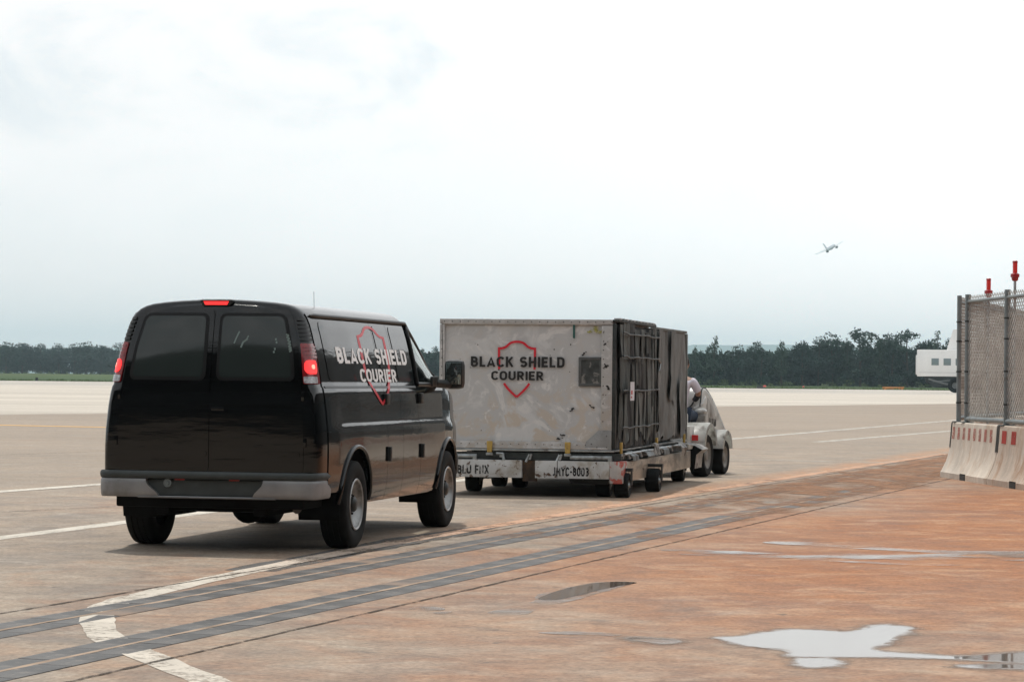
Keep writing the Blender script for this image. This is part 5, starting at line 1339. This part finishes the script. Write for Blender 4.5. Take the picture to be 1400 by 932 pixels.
def tug_wheel(x, y, R, w, s):
    b = B(); b.lathe([(R * .58, -w * .42), (R * .9, -w * .5), (R * .98, -w * .40), (R, -w * .22), (R, w * .22), (R * .98, w * .40), (R * .9, w * .5), (R * .58, w * .42)], 32)
    o = part('wheel', b, M_TYRE, tug, 40, loc=(x, y, R), rot=(0, 0, 0 if s > 0 else math.pi))
    b = B(); b.lathe([(R * .62, w * .44), (R * .56, w * .40), (R * .50, w * .28), (R * .30, w * .22), (R * .2, w * .40), (0, w * .42)], 28); part('rim', b, M_TRIM, o, 40)
for s in (-1, 1): tug_wheel(s * .56, 0, RR, .24, s); tug_wheel(s * .54, 1.26, FR, .20, s)
b = B(); b.box((.08, .05, .84), (.5, .42, .10), bev=.04); b.box((0, -.17, 1.02), (.48, .08, .34), bev=.035); part('seat', b, M_BLACK, tug)
b = B()
ring = [(.10 + .19 * math.cos(a), .60 + .10 * math.sin(a), 1.16 + .155 * math.sin(a)) for a in np.linspace(0, 2 * math.pi, 25)]
b.tube(ring, .014, 8, cap=False); b.tube([(.10, .60, 1.16), (.10, .74, .98)], .02, 8); b.tube([(-.08, .60, 1.16), (.28, .60, 1.16)], .012, 6); part('steering_wheel', b, M_BLACK, tug)
b = B(); b.tube([(0, -.54, .33), (0, -.72, .33)], .03, 8); b.tube([(0, -.66, .27), (0, -.66, .42)], .018, 8); part('tow_hitch', b, M_DARKM, tug)
# tow bar of the dolly reaching the hitch
b = B(); hp = D_I @ (Matrix.Translation(T_O) @ Matrix.Rotation(-T_YAW, 4, 'Z') @ Vector((0, -.66, .33))); b.tube([(0, LEN - .02, .30), tuple(hp)], .03, 8); part('tow_bar', b, M_DARKM, dolly)

def skinned(name, verts, edges, radii, mat, parent=None, sub=2, rootv=0):
    me = bpy.data.meshes.new(name); me.from_pydata([Vector(v) for v in verts], edges, []); me.materials.append(mat)
    o = link(name, me, parent)
    m = o.modifiers.new('skin', 'SKIN'); m.use_smooth_shade = True; m.branch_smoothing = .6
    for i, rr in enumerate(radii):
        sv = me.skin_vertices[0].data[i]; sv.radius = (rr, rr) if isinstance(rr, (int, float)) else rr; sv.use_root = (i == rootv)
    s_ = o.modifiers.new('sub', 'SUBSURF'); s_.levels = sub; s_.render_levels = sub
    dg = bpy.context.evaluated_depsgraph_get(); me2 = bpy.data.meshes.new_from_object(o.evaluated_get(dg)); me2.name = name
    o.modifiers.clear(); o.data = me2; me2.shade_smooth()
    if not me2.materials: me2.materials.append(mat)
    return o
M_SKIN = pm('skin', (0.30, 0.17, 0.115), .55, var=(20, .1))
M_SHIRT = pm('pale_shirt', (0.60, 0.57, 0.64), .85, var=(7, .10), bump=(14, .4, .01))
M_TROUS = pm('dark_blue_trousers', (0.03, 0.045, 0.075), .85, var=(9, .2))
M_HAIR = pm('dark_hair', (0.02, .016, .013), .6)
M_SLEEVE = pm('black_sleeve', (0.015, .016, .02), .8)
pr = thing('person', 'driver in a pale lavender shirt hunched over the wheel of the tractor', 'person', tuple(T_O + Vector((.11, 0, 0))), -T_YAW)
# one body from pelvis to head, arms reaching for the wheel, legs bent in the footwell
V = [(0.06, .04, .95), (.06, .07, 1.12), (.07, .12, 1.30), (.07, .20, 1.47), (.07, .25, 1.55), (.07, .30, 1.60), (.07, .345, 1.665), (.07, .36, 1.74),
     (.25, .21, 1.46), (.325, .30, 1.27), (.24, .46, 1.17), (.17, .56, 1.17),
     (-.11, .21, 1.46), (-.19, .32, 1.27), (-.12, .46, 1.17), (-.06, .56, 1.18),
     (.17, .12, .92), (.20, .50, .93), (.20, .58, .58), (.20, .70, .53),
     (-.05, .12, .92), (-.08, .50, .93), (-.08, .58, .58), (-.08, .70, .53)]
E_ = [(0, 1), (1, 2), (2, 3), (3, 4), (4, 5), (5, 6), (6, 7), (3, 8), (8, 9), (9, 10), (10, 11), (3, 12), (12, 13), (13, 14), (14, 15), (0, 16), (16, 17), (17, 18), (18, 19), (0, 20), (20, 21), (21, 22), (22, 23)]
Rr = [(.15, .12), (.145, .115), (.16, .12), (.15, .105), .065, .056, .085, .08, .068, .048, .036, .030, .068, .048, .036, .030, .088, .07, .055, .04, .088, .07, .055, .04]
body = skinned('body', V, E_, Rr, M_SKIN, pr)
def garment(name, idx, mat, grow):
    mp = {k: i for i, k in enumerate(idx)}
    return skinned(name, [V[k] for k in idx], [(mp[a], mp[c]) for a, c in E_ if a in mp and c in mp], [tuple(x + grow for x in (Rr[k] if isinstance(Rr[k], tuple) else (Rr[k],) * 2)) for k in idx], mat, pr)
garment('shirt', [0, 1, 2, 3, 8, 9, 12, 13], M_SHIRT, .018)
garment('trousers', [0, 16, 17, 18, 20, 21, 22], M_TROUS, .016)
for ids in ((9, 10, 11), (13, 14, 15)):
    p = [Vector(V[i]) for i in ids]; skinned('sleeve', [p[0].lerp(p[1], .1), p[1], p[1].lerp(p[2], .7)], [(0, 1), (1, 2)], [.058, .048, .040], M_SLEEVE, pr)
hb_ = B(); hb_.ball((.07, .352, 1.745), .098, (.88, 1.05, 1.08), 16, 12); part('hair', hb_, M_HAIR, pr, 60)
fb = B(); fb.ball((.07, .40, 1.70), .085, (.82, .8, 1.15), 16, 12)
fb.ball((.07, .475, 1.685), .016, (.8, 1, 1.2), 8, 6)
for s in (-1, 1): fb.ball((.07 + s * .075, .37, 1.70), .026, (.4, .8, 1.2), 8, 6)
part('face', fb, M_SKIN, pr, 60)
eb = B()
for s in (-1, 1): eb.ball((.07 + s * .030, .458, 1.715), .011, (1.2, .6, .8), 8, 6)
part('eyes', eb, M_HAIR, pr, 60)
hand_v = []; he = []; hr = []
for s, wrist in ((1, V[11]), (-1, V[15])):
    o = len(hand_v); w_ = Vector(wrist)
    hand_v += [w_, w_ + Vector((0, .05, .01))]; he.append((o, o + 1)); hr += [.028, (.036, .020)]
    for k in range(4):
        bx = (k - 1.5) * .019; ln = (.030, .036, .034, .027)[k]; i = len(hand_v)
        hand_v += [w_ + Vector((bx, .085, .018)), w_ + Vector((bx, .10 + ln * .4, .002)), w_ + Vector((bx, .095 + ln * .2, -.025))]
        he += [(o + 1, i), (i, i + 1), (i + 1, i + 2)]; hr += [.0095, .0088, .008]
    i = len(hand_v); hand_v += [w_ + Vector((-s * .035, .045, 0)), w_ + Vector((-s * .045, .075, -.012))]; he += [(o + 1, i), (i, i + 1)]; hr += [.011, .009]
hm = skinned('hands', hand_v, he, hr, M_SKIN, pr, 1)

# ------------------------------------------------------------------ concrete barriers with a chain-link fence on top
M_CONC = pm('barrier_concrete', (0.62, 0.55, 0.47), 0.85, var=(2.5, 0.22), dirt=(3.0, .50, .72, (.48, .34, .23)), dirt2=(6, .58, .72, (.72, .67, .60)), bump=(16, .5, .015), stretch=(1, 1, .5))
M_CONC2 = pm('barrier_concrete_stained', (0.55, 0.46, 0.38), 0.85, var=(2.5, 0.25), dirt=(2.4, .44, .62, (.36, .23, .15)), dirt2=(6, .58, .72, (.58, .55, .51)), bump=(16, .5, .015), stretch=(1, 1, .5))
M_BRED = paint('faded_red_paint', (0.52, 0.14, 0.11), (0.40, 0), 9.0, alpha_max=.58)
M_BRED2 = paint('red_paint', (0.50, 0.06, 0.045), (0.34, 0), 6.0, alpha_max=.85)
M_POST = pm('fence_post_galvanised', (0.20, 0.225, 0.23), .5, .45, var=(4, .18), dirt=(5, .58, .75, (.12, .09, .07)))
M_MESH = pm('chain_link_wire', (0.33, 0.315, 0.29), .6, .3, var=(3, .25))
M_RUBB = pm('black_edging', (0.02, .02, .018), .7, var=(9, .4))
BPROF = [(.300, 0), (.300, .085), (.285, .10), (.215, .24), (.175, .36), (.155, .46), (.140, .62), (.128, .80), (.120, .845), (.10, .858)]
BDIR = Vector((0.074, -1.0)).normalized()
def barrier(start, L, mat, label, stripes, smat):
    o = thing('concrete_barrier', label, 'barrier', (start.x, start.y, 0), math.atan2(BDIR.y, BDIR.x) + math.pi / 2)     # local -y runs towards the camera
    g = B(); prof = [(-x, z) for x, z in BPROF] + [(x, z) for x, z in reversed(BPROF)]
    st = sorted(set([0, .01] + [L * k / 12 for k in range(1, 12)] + [L * .44, L * .44 + .001, L * .56, L * .56 + .001, L - .01, L])); rows = []
    for y in st:
        k = .985 if y in (0, L) else 1.0
        notch = .10 if L * .44 < y < L * .56 + .0005 else 0.0
        rows.append([(x * k, -y, max(z, notch if abs(x) > .27 else 0) + (.0 if z else 0)) for x, z in prof])
    V_ = g.grid(rows); g.bm.faces.new(V_[0]); g.bm.faces.new(list(reversed(V_[-1])))
    bo = part('concrete_body', g, mat, o, 40)
    g = B(); g.box((-.283, -L * .5, .045), (.042, L * .115, .088)); part('notch_shade', g, M_RUBB, o)  # dark block standing in for the shade inside the foot notch
    g = B()
    for (y, w) in stripes:
        def bx(z): return -float(np.interp(z, [p[1] for p in BPROF], [p[0] for p in BPROF])) - .004
        zs = (.60, .66, .72, .785); g.grid([[(bx(z), -y, z), (bx(z), -y - w, z)] for z in zs]); part('painted_stripe', g, smat, o, 0); g = B()
    g = B()
    for y in (.03, L - .03):
        pts = [(-x - .006, z) for x, z in BPROF if z > .40] ; pts = pts + [(-a, z) for a, z in reversed(pts)]
        g.grid([[(x, -y - .035, z + .006) for x, z in pts], [(x, -y + .028, z + .006) for x, z in pts]])
    g_ = part('edge_strip', g, M_RUBB, o, 0)
    return o
bs = Vector((6.98, 42.15)); BL = 2.88
barrier(bs, BL, M_CONC, 'pale concrete barrier with a row of faded narrow red stripes, under the fence corner', [(.12 + k * .33, .15) for k in range(8)], M_BRED)
barrier(bs + BDIR * (BL + .03), BL, M_CONC2, 'clay-stained concrete barrier with two bright red stripes, cut by the photo edge', [(.22, .26), (.75, .26), (1.7, .26), (2.2, .26)], M_BRED2)
def fence(P, Q, posts, label, z0=.86, ztop=2.82, lean=0.0, post_r=.045):
    P, Q = Vector(P), Vector(Q); L = (Q - P).length; d = (Q - P).normalized(); ang = math.atan2(d.y, d.x)
    o = thing('chain_link_fence', label, 'fence', (P.x, P.y, z0), ang)
    H = ztop - z0
    for x in posts:
        b = B(); b.tube([(x, 0, 0.004), (x, 0, H)], post_r, 14); po = part('post', b, M_POST, o, 50)
        for z in (.30, .78, 1.25, 1.55):
            b = B(); b.tube([(x, 0, z - .012), (x, 0, z + .012)], post_r + .007, 12); b.box((x - post_r - .012, -.01, z), (.03, .03, .022)); part('clamp', b, M_DARKM, po)
        b = B(); b.box((x, 0, .006), (.20, .16, .012)); part('foot_plate', b, M_POST, po)
    b = B(); b.tube([(0, 0, H - .11), (L, 0, H - .11)], .026, 10); part('top_rail', b, M_POST, o, 50)
    b = B(); b.tube([(0, 0, .06), (L, 0, .06)], .036, 10); part('bottom_rail', b, M_POST, o, 50)
    zl, zh = .07, H - .02; hh = zh - zl; pitch = .070; V_ = []; F_ = []; rw = .0034
    def wire(a, c, y):
        t_ = (c - a).normalized(); n = Vector((-t_.z, 0, t_.x)); i = len(V_)
        for p in (a, c): V_.extend([p + n * rw, p + Vector((0, rw * 1.4, 0)) - n * rw * .7, p + Vector((0, -rw * 1.4, 0)) - n * rw * .7])
        F_.extend([(i, i + 1, i + 4, i + 3), (i + 1, i + 2, i + 5, i + 4), (i + 2, i, i + 3, i + 5)])
    k = -hh
    while k < L:
        for sgn in (1, -1):
            xa, xb = (k, k + hh) if sgn > 0 else (k + hh, k); za, zb_ = zl, zh
            a, c = Vector((xa, sgn * .003, za)), Vector((xb, sgn * .003, zb_))
            def clip(p, q):
                if p.x < 0: p = p + (q - p) * ((0 - p.x) / (q.x - p.x))
                if p.x > L: p = p + (q - p) * ((L - p.x) / (q.x - p.x))
                return p
            if max(xa, xb) <= 0 or min(xa, xb) >= L: continue
            wire(clip(a, c), clip(c, a), 0)
        k += pitch * 1.414
    me = bpy.data.meshes.new('wire_mesh'); me.from_pydata(V_, [], F_); me.materials.append(M_MESH)
    tag(link('wire_mesh', me, o), kind='stuff')
    return o
def fl(y): return (6.94 + (42.0 - y) * .074, y)
fence(fl(41.45), fl(36.4), [0, 2.36, 5.0], 'chain-link fence bolted on the concrete barriers, running towards the camera')
fence(fl(42.0), (10.6, 53.6), [0, 3.2, 6.4, 9.6, 12.0], 'second chain-link fence running back from the corner post behind the first', post_r=.036)
# ballast blocks carry the second fence
u = (Vector((10.6, 53.6)) - Vector(fl(42.0))).normalized()
for k in range(4):
    c_ = Vector(fl(42.0)) + u * (1.75 + k * 2.95)
    g = B(); pf = [(-x, z) for x, z in BPROF] + [(x, z) for x, z in reversed(BPROF)]; g.prism(pf, -1.42, 1.42); g.bevel(.01, 1, 50)
    o = tag(link('concrete_barrier', g.mesh('concrete_barrier', M_CONC2), None, (c_.x + .12, c_.y + .3, 0), (0, 0, math.atan2(u.y, u.x) - math.pi / 2)),
            ('concrete barrier behind the fence corner, first of the hidden back row', 'second concrete barrier of the back row behind the wire mesh', 'third concrete barrier of the back row behind the wire mesh', 'last concrete barrier of the back row deep behind the wire mesh')[k], 'barrier', 'barriers in the back row behind the mesh')
# red beacons on thin poles
M_BCN = pm('beacon_red', (0.36, 0.018, 0.022), .35, coat=.4); M_BCL = pm('beacon_lens', (0.55, 0.035, 0.03), .2, emit=((1, .05, .04), .10), coat=.5)
def beacon(px, py_top, y, label):
    x = (px - 700) / F_PX * y; zt = CAM_H + (HOR + ROLL * (px - 700) - py_top) / F_PX * y
    o = thing('warning_beacon', label, 'beacon', (x, y, 0), 0, 'red beacons on poles by the fence')
    b = B(); b.tube([(0, 0, 0), (0, 0, zt - .24)], .021, 10); b.box((0, 0, .02), (.3, .3, .04), bev=.008); part('pole', b, M_GALV, o)
    Mz = Matrix.Translation((0, 0, zt - .30)) @ Matrix.Rotation(math.radians(-90), 4, 'Y')
    b = B(); b.lathe([(0, 0), (.035, .0), (.05, .02), (.052, .055), (.068, .06), (.068, .105), (.05, .115), (.03, .125), (.0, .126)], 20, Mz); part('lamp_base', b, M_BCN, o)
    b = B(); b.lathe([(.036, .12), (.037, .26), (.034, .30), (0, .302)], 20, Mz); b2 = part('lamp_lens', b, M_BCL, o)
    b = B(); b.lathe([(.040, .275), (.040, .300), (.03, .308), (0, .310)], 20, Mz); part('lamp_cap', b, M_BCN, b2)
beacon(1351, 381, 44.0, 'lower red beacon on a pole behind the fence corner panel'); beacon(1387, 357, 41.0, 'taller red beacon rising beside the thick middle fence post')

# ------------------------------------------------------------------ mobile lounge at the far side of the apron
LY = 378.0
def lpx(px): return (px - 700) / F_PX * LY
def lpz(py, px=1280): return CAM_H + (HOR + ROLL * (px - 700) - py) / F_PX * LY
lx0 = lpx(1254.0); zb0, zt0 = lpz(514.5), lpz(478)
M_LW = pm('lounge_white', (0.78, 0.78, 0.77), .4, var=(.5, .06)); M_LG = pm('lounge_window', (0.16, 0.21, 0.22), .15); M_LD = pm('lounge_underside', (0.03, .035, .037), .8, var=(.8, .5))
lg = thing('mobile_lounge', 'white mobile lounge on huge tyres, half hidden by the fence', 'airport vehicle', (lx0, LY, 0), math.radians(-8.6))
b = B(); b.box((8.25, 2.3, (zb0 + zt0) / 2), (16.5, 4.6, zt0 - zb0), bev=.13); cab = part('cabin', b, M_LW, lg)
b = B(); b.box((-.06, 2.3, (zb0 + zt0) / 2 - .25), (.22, 3.9, zt0 - zb0 - 1.0), bev=.05); part('boarding_door', b, M_LW, lg)
b = B(); b.box((8.2, -.005, zb0 + .55), (15.8, .05, .05)); part('body_seam', b, pm('seam_grey', (.4, .4, .4), .6), cab)
for k in range(8):
    x = (1272.5 + 16.3 * k - 1253) / F_PX * LY; b = B(); b.box((x + .51, -.012, lpz(494.5)), (1.02, .06, .95), bev=.012); w_ = part('window', b, M_LG, lg)
    b = B()
    for (cx, cz, sx, sz) in ((x + .51, lpz(494.5) + .515, 1.14, .06), (x + .51, lpz(494.5) - .515, 1.14, .06), (x - .03, lpz(494.5), .06, .95), (x + 1.05, lpz(494.5), .06, .95)): b.box((cx, -.02, cz), (sx, .05, sz))
    part('window_frame', b, M_LW, w_)
fx = lambda px: (px - 1253) / F_PX * LY
b = B(); b.prism([(fx(1293), zt0 - .05), (fx(1301.5), lpz(449.5)), (fx(1322), lpz(449.5)), (fx(1336), zt0 - .05)], 1.5, 3.1); b.bevel(.08); part('roof_fin', b, M_LW, lg)
b = B(); b.prism([(.9, zb0 - .04), (16.0, zb0 - .04), (15.4, .65), (8.5, .70), (fx(1296), .70), (2.4, .80), (1.3, 1.4)], .5, 4.1); b.bevel(.1, 1); part('undercarriage', b, M_LD, lg)
b = B(); b.tube([(1.6, .3, 1.9), (3.6, .25, 1.3), (5.2, .3, 1.0)], .14, 8); b.tube([(2.2, .35, 1.55), (5.4, .3, 1.75)], .09, 8); part('lift_arm', b, pm('lounge_arm_grey', (.13, .14, .14), .6), lg)
for x in (fx(1305.0), 12.2):
    for y in (.35, 4.25):
        b = B(); R = 1.02; b.lathe([(.45, -.32), (.85, -.35), (R, -.22), (R, .22), (.85, .35), (.45, .32)], 28, Matrix.Rotation(math.radians(90), 4, 'Z')); wl = part('wheel', b, M_TYRE, lg, 40, loc=(x, y, R))
        b = B(); b.lathe([(.47, .31), (.40, .2), (.2, .16), (.16, .3), (0, .3)], 20, Matrix.Rotation(math.radians(-90), 4, 'Z')); part('rim', b, pm('lounge_rim', (.12, .13, .13), .5), wl)

# ------------------------------------------------------------------ small airfield things along the edge of the grass
bx_, by_ = lpx(1222) / LY * 485, 485
o = thing('orange_boom', 'low orange board lying along the grass edge left of the mobile lounge', 'board', (bx_, by_, land(bx_, by_)), .02)
M_OR = pm('orange_board', (.52, .22, .06), .7, var=(2, .25))
b = B(); b.box((0, 0, .40), (3.9, .16, .42), bev=.03); part('board', b, M_OR, o)
for x in (-1.5, 1.5):
    b = B(); b.box((x, 0, .10), (.25, .5, .24), bev=.02); part('foot', b, M_OR, o)
def marker(px, y, h, w, mat, label, name='edge_light', cat='light'):
    x = (px - 700) / F_PX * y; o = thing(name, label, cat, (x, y, land(x, y) if y > EDGE_Y else 0), 0, 'small markers along the apron edge' if cat == 'light' else None)
    b = B(); b.tube([(0, 0, 0), (0, 0, h * .6)], .05, 8); b.box((0, 0, .03), (w * .9, w * .6, .06), bev=.01); part('stake', b, M_DARKM, o)
    b = B(); b.lathe([(0, 0), (w * .35, 0), (w * .5, h * .1), (w * .45, h * .35), (w * .2, h * .5), (0, h * .52)], 12, Matrix.Translation((0, 0, h * .52)) @ Matrix.Rotation(math.radians(-90), 4, 'Y')); part('lamp_head', b, mat, o)
M_RL = pm('marker_red', (.60, .07, .05), .5)
marker(1046, 484, .62, .62, M_RL, 'small red edge light in front of the trees, beside a dark box')
marker(1099, 490, .55, .36, M_RL, 'tiny red edge light by itself, midway to the orange board')
def ebox(px, y, s, label):
    x = (px - 700) / F_PX * y; o = thing('equipment_box', label, 'box', (x, y, land(x, y) if y > EDGE_Y else 0))
    b = B(); b.box((0, 0, s[2] / 2), s, bev=.04); part('cabinet', b, M_DARKM, o); b = B(); b.box((0, 0, s[2] + .03), (s[0] * 1.06, s[1] * 1.06, .06), bev=.015); part('lid', b, M_DARKM, o)
ebox(1040, 484.5, (1.2, .6, .42), 'dark low equipment box beside the red edge light before the trees')
ebox(51, 486, (.45, .45, .62), 'small dark box alone on the grass edge at far left')

# ------------------------------------------------------------------ the climbing airliner
A_Y = 2200.0
M_PL = pm('airliner_white', (.42, .47, .50), .4); M_PE = pm('engine_dark', (.06, .065, .07), .5)
pl = thing('airliner', 'twin-engined airliner banking and climbing in the pale sky', 'airplane', ((1134.5 - 700) / F_PX * A_Y, A_Y, CAM_H + (HOR + ROLL * 434 - 338.5) / F_PX * A_Y), 0)
b = B(); Mz = Matrix.Rotation(math.radians(90), 4, 'Z')       # nose along +y
b.lathe([(0, -14.5), (.35, -14.3), (.9, -11), (1.35, -7), (1.5, -4), (1.5, 9.5), (1.25, 11.8), (.75, 13.4), (.2, 14.4), (0, 14.5)], 20, Mz); part('fuselage', b, M_PL, pl, 50)
def slab(pts, th, name, mat=M_PL):
    g = B(); top = [g.bm.verts.new((x, y, z + th)) for x, y, z in pts]; bot = [g.bm.verts.new((x, y, z - th)) for x, y, z in pts]
    g.bm.faces.new(top); g.bm.faces.new(list(reversed(bot)))
    for i in range(len(pts)): g.bm.faces.new([top[i], bot[i], bot[(i + 1) % len(pts)], top[(i + 1) % len(pts)]])
    return part(name, g, mat, pl, 0)
for s in (-1, 1):
    slab([(0, 3.2, -.9), (s * 12.8, -3.6, .55), (s * 12.8, -4.9, .55), (s * 4.5, -2.4, -.45), (0, -2.6, -.9)], .14, 'wing')
    slab([(0, -11.0, .7), (s * 5.2, -13.6, 1.15), (s * 5.2, -14.8, 1.15), (0, -13.6, .7)], .09, 'tailplane')
    b = B(); b.lathe([(.55, -1.9), (.85, -1.3), (.98, .6), (.92, 1.5), (.7, 1.6), (.6, .6), (0, .4)], 16, Matrix.Translation((s * 4.3, 1.6, -1.75)) @ Mz); e_ = part('engine', b, M_PE, pl, 50)
g = B(); fp = [(-9.4, 1.2), (-13.4, 6.1), (-15.0, 6.1), (-13.6, 1.0)]
A_ = [g.bm.verts.new((.14, y, z)) for y, z in fp]; C_ = [g.bm.verts.new((-.14, y, z)) for y, z in fp]; g.bm.faces.new(A_); g.bm.faces.new(list(reversed(C_)))
for i in range(4): g.bm.faces.new([A_[i], C_[i], C_[(i + 1) % 4], A_[(i + 1) % 4]])
part('tail_fin', g, M_PL, pl, 0)
b = B(); b.ball((0, 0, -1.25), 1.1, (1.1, 3.2, .55)); part('belly_fairing', b, M_PE, pl, 50)
pl.rotation_mode = 'XYZ'
pl.matrix_world = Matrix.Translation(pl.location) @ Matrix.Rotation(math.radians(-21), 4, 'Z') @ Matrix.Rotation(math.radians(11), 4, 'X') @ Matrix.Rotation(math.radians(-24), 4, 'Y')

# ------------------------------------------------------------------ unseen dark terminal, added for the van's paint and rear glass to mirror
tm = thing('unseen_terminal', 'unseen dark glazed terminal added behind the viewer, facing the apron', 'building', (0, -46, 0))
M_TB = pm('terminal_panel', (0.055, 0.055, 0.055), .6, var=(.3, .2)); M_TG = pm('terminal_glass', (0.010, .013, .014), .08)
b = B(); b.box((0, -16, 12), (420, 32, 24), bev=.15); part('hall', b, M_TB, tm)
b = B(); b.box((0, 1.4, 24.5), (424, 38, 1.0), bev=.1); part('roof', b, M_TB, tm)
b = B(); b.box((75, 112, 8.5), (46, 222, 17), bev=.15); part('wing', b, M_TB, tm)  # unseen wing at right, added to darken the reflection on the van's side
b = B(); b.box((51.94, 112, 7.0), (.10, 218, 6.0)); part('glass_band', b, M_TG, tm)
b = B(); b.box((0, .06, 3.0), (418, .10, 3.4)); part('glass_band', b, M_TG, tm); b = B(); b.box((0, .06, 13.5), (418, .10, 9.0)); part('glass_band', b, M_TG, tm)
b = B(); b.box((0, .16, 13.5), (.35, .14, 9.2)); ml = b.mesh('mullion', M_TB)
for k in range(41): link('mullion', ml, tm, (-200 + k * 10, 0, 0))

# ------------------------------------------------------------------ humid air over the airfield
hz = B(); hz.box((200, 4900, 86.0), (13500, 12600, 175.0))
m = bpy.data.materials.new('haze_air'); m.use_nodes = True; t = m.node_tree; t.nodes.remove(t.nodes['Principled BSDF'])
pv = N(t, 'ShaderNodeVolumePrincipled'); pv.inputs['Color'].default_value = (0.70, 0.92, 1.0, 1); pv.inputs['Density'].default_value = 0.00014; pv.inputs['Anisotropy'].default_value = 0.2
t.links.new(pv.outputs[0], t.nodes['Material Output'].inputs['Volume'])
tag(link('haze', hz.mesh('haze', m, smooth=0)), kind='stuff')
SC.cycles.volume_bounces = 0
SC.cycles.max_bounces = 6
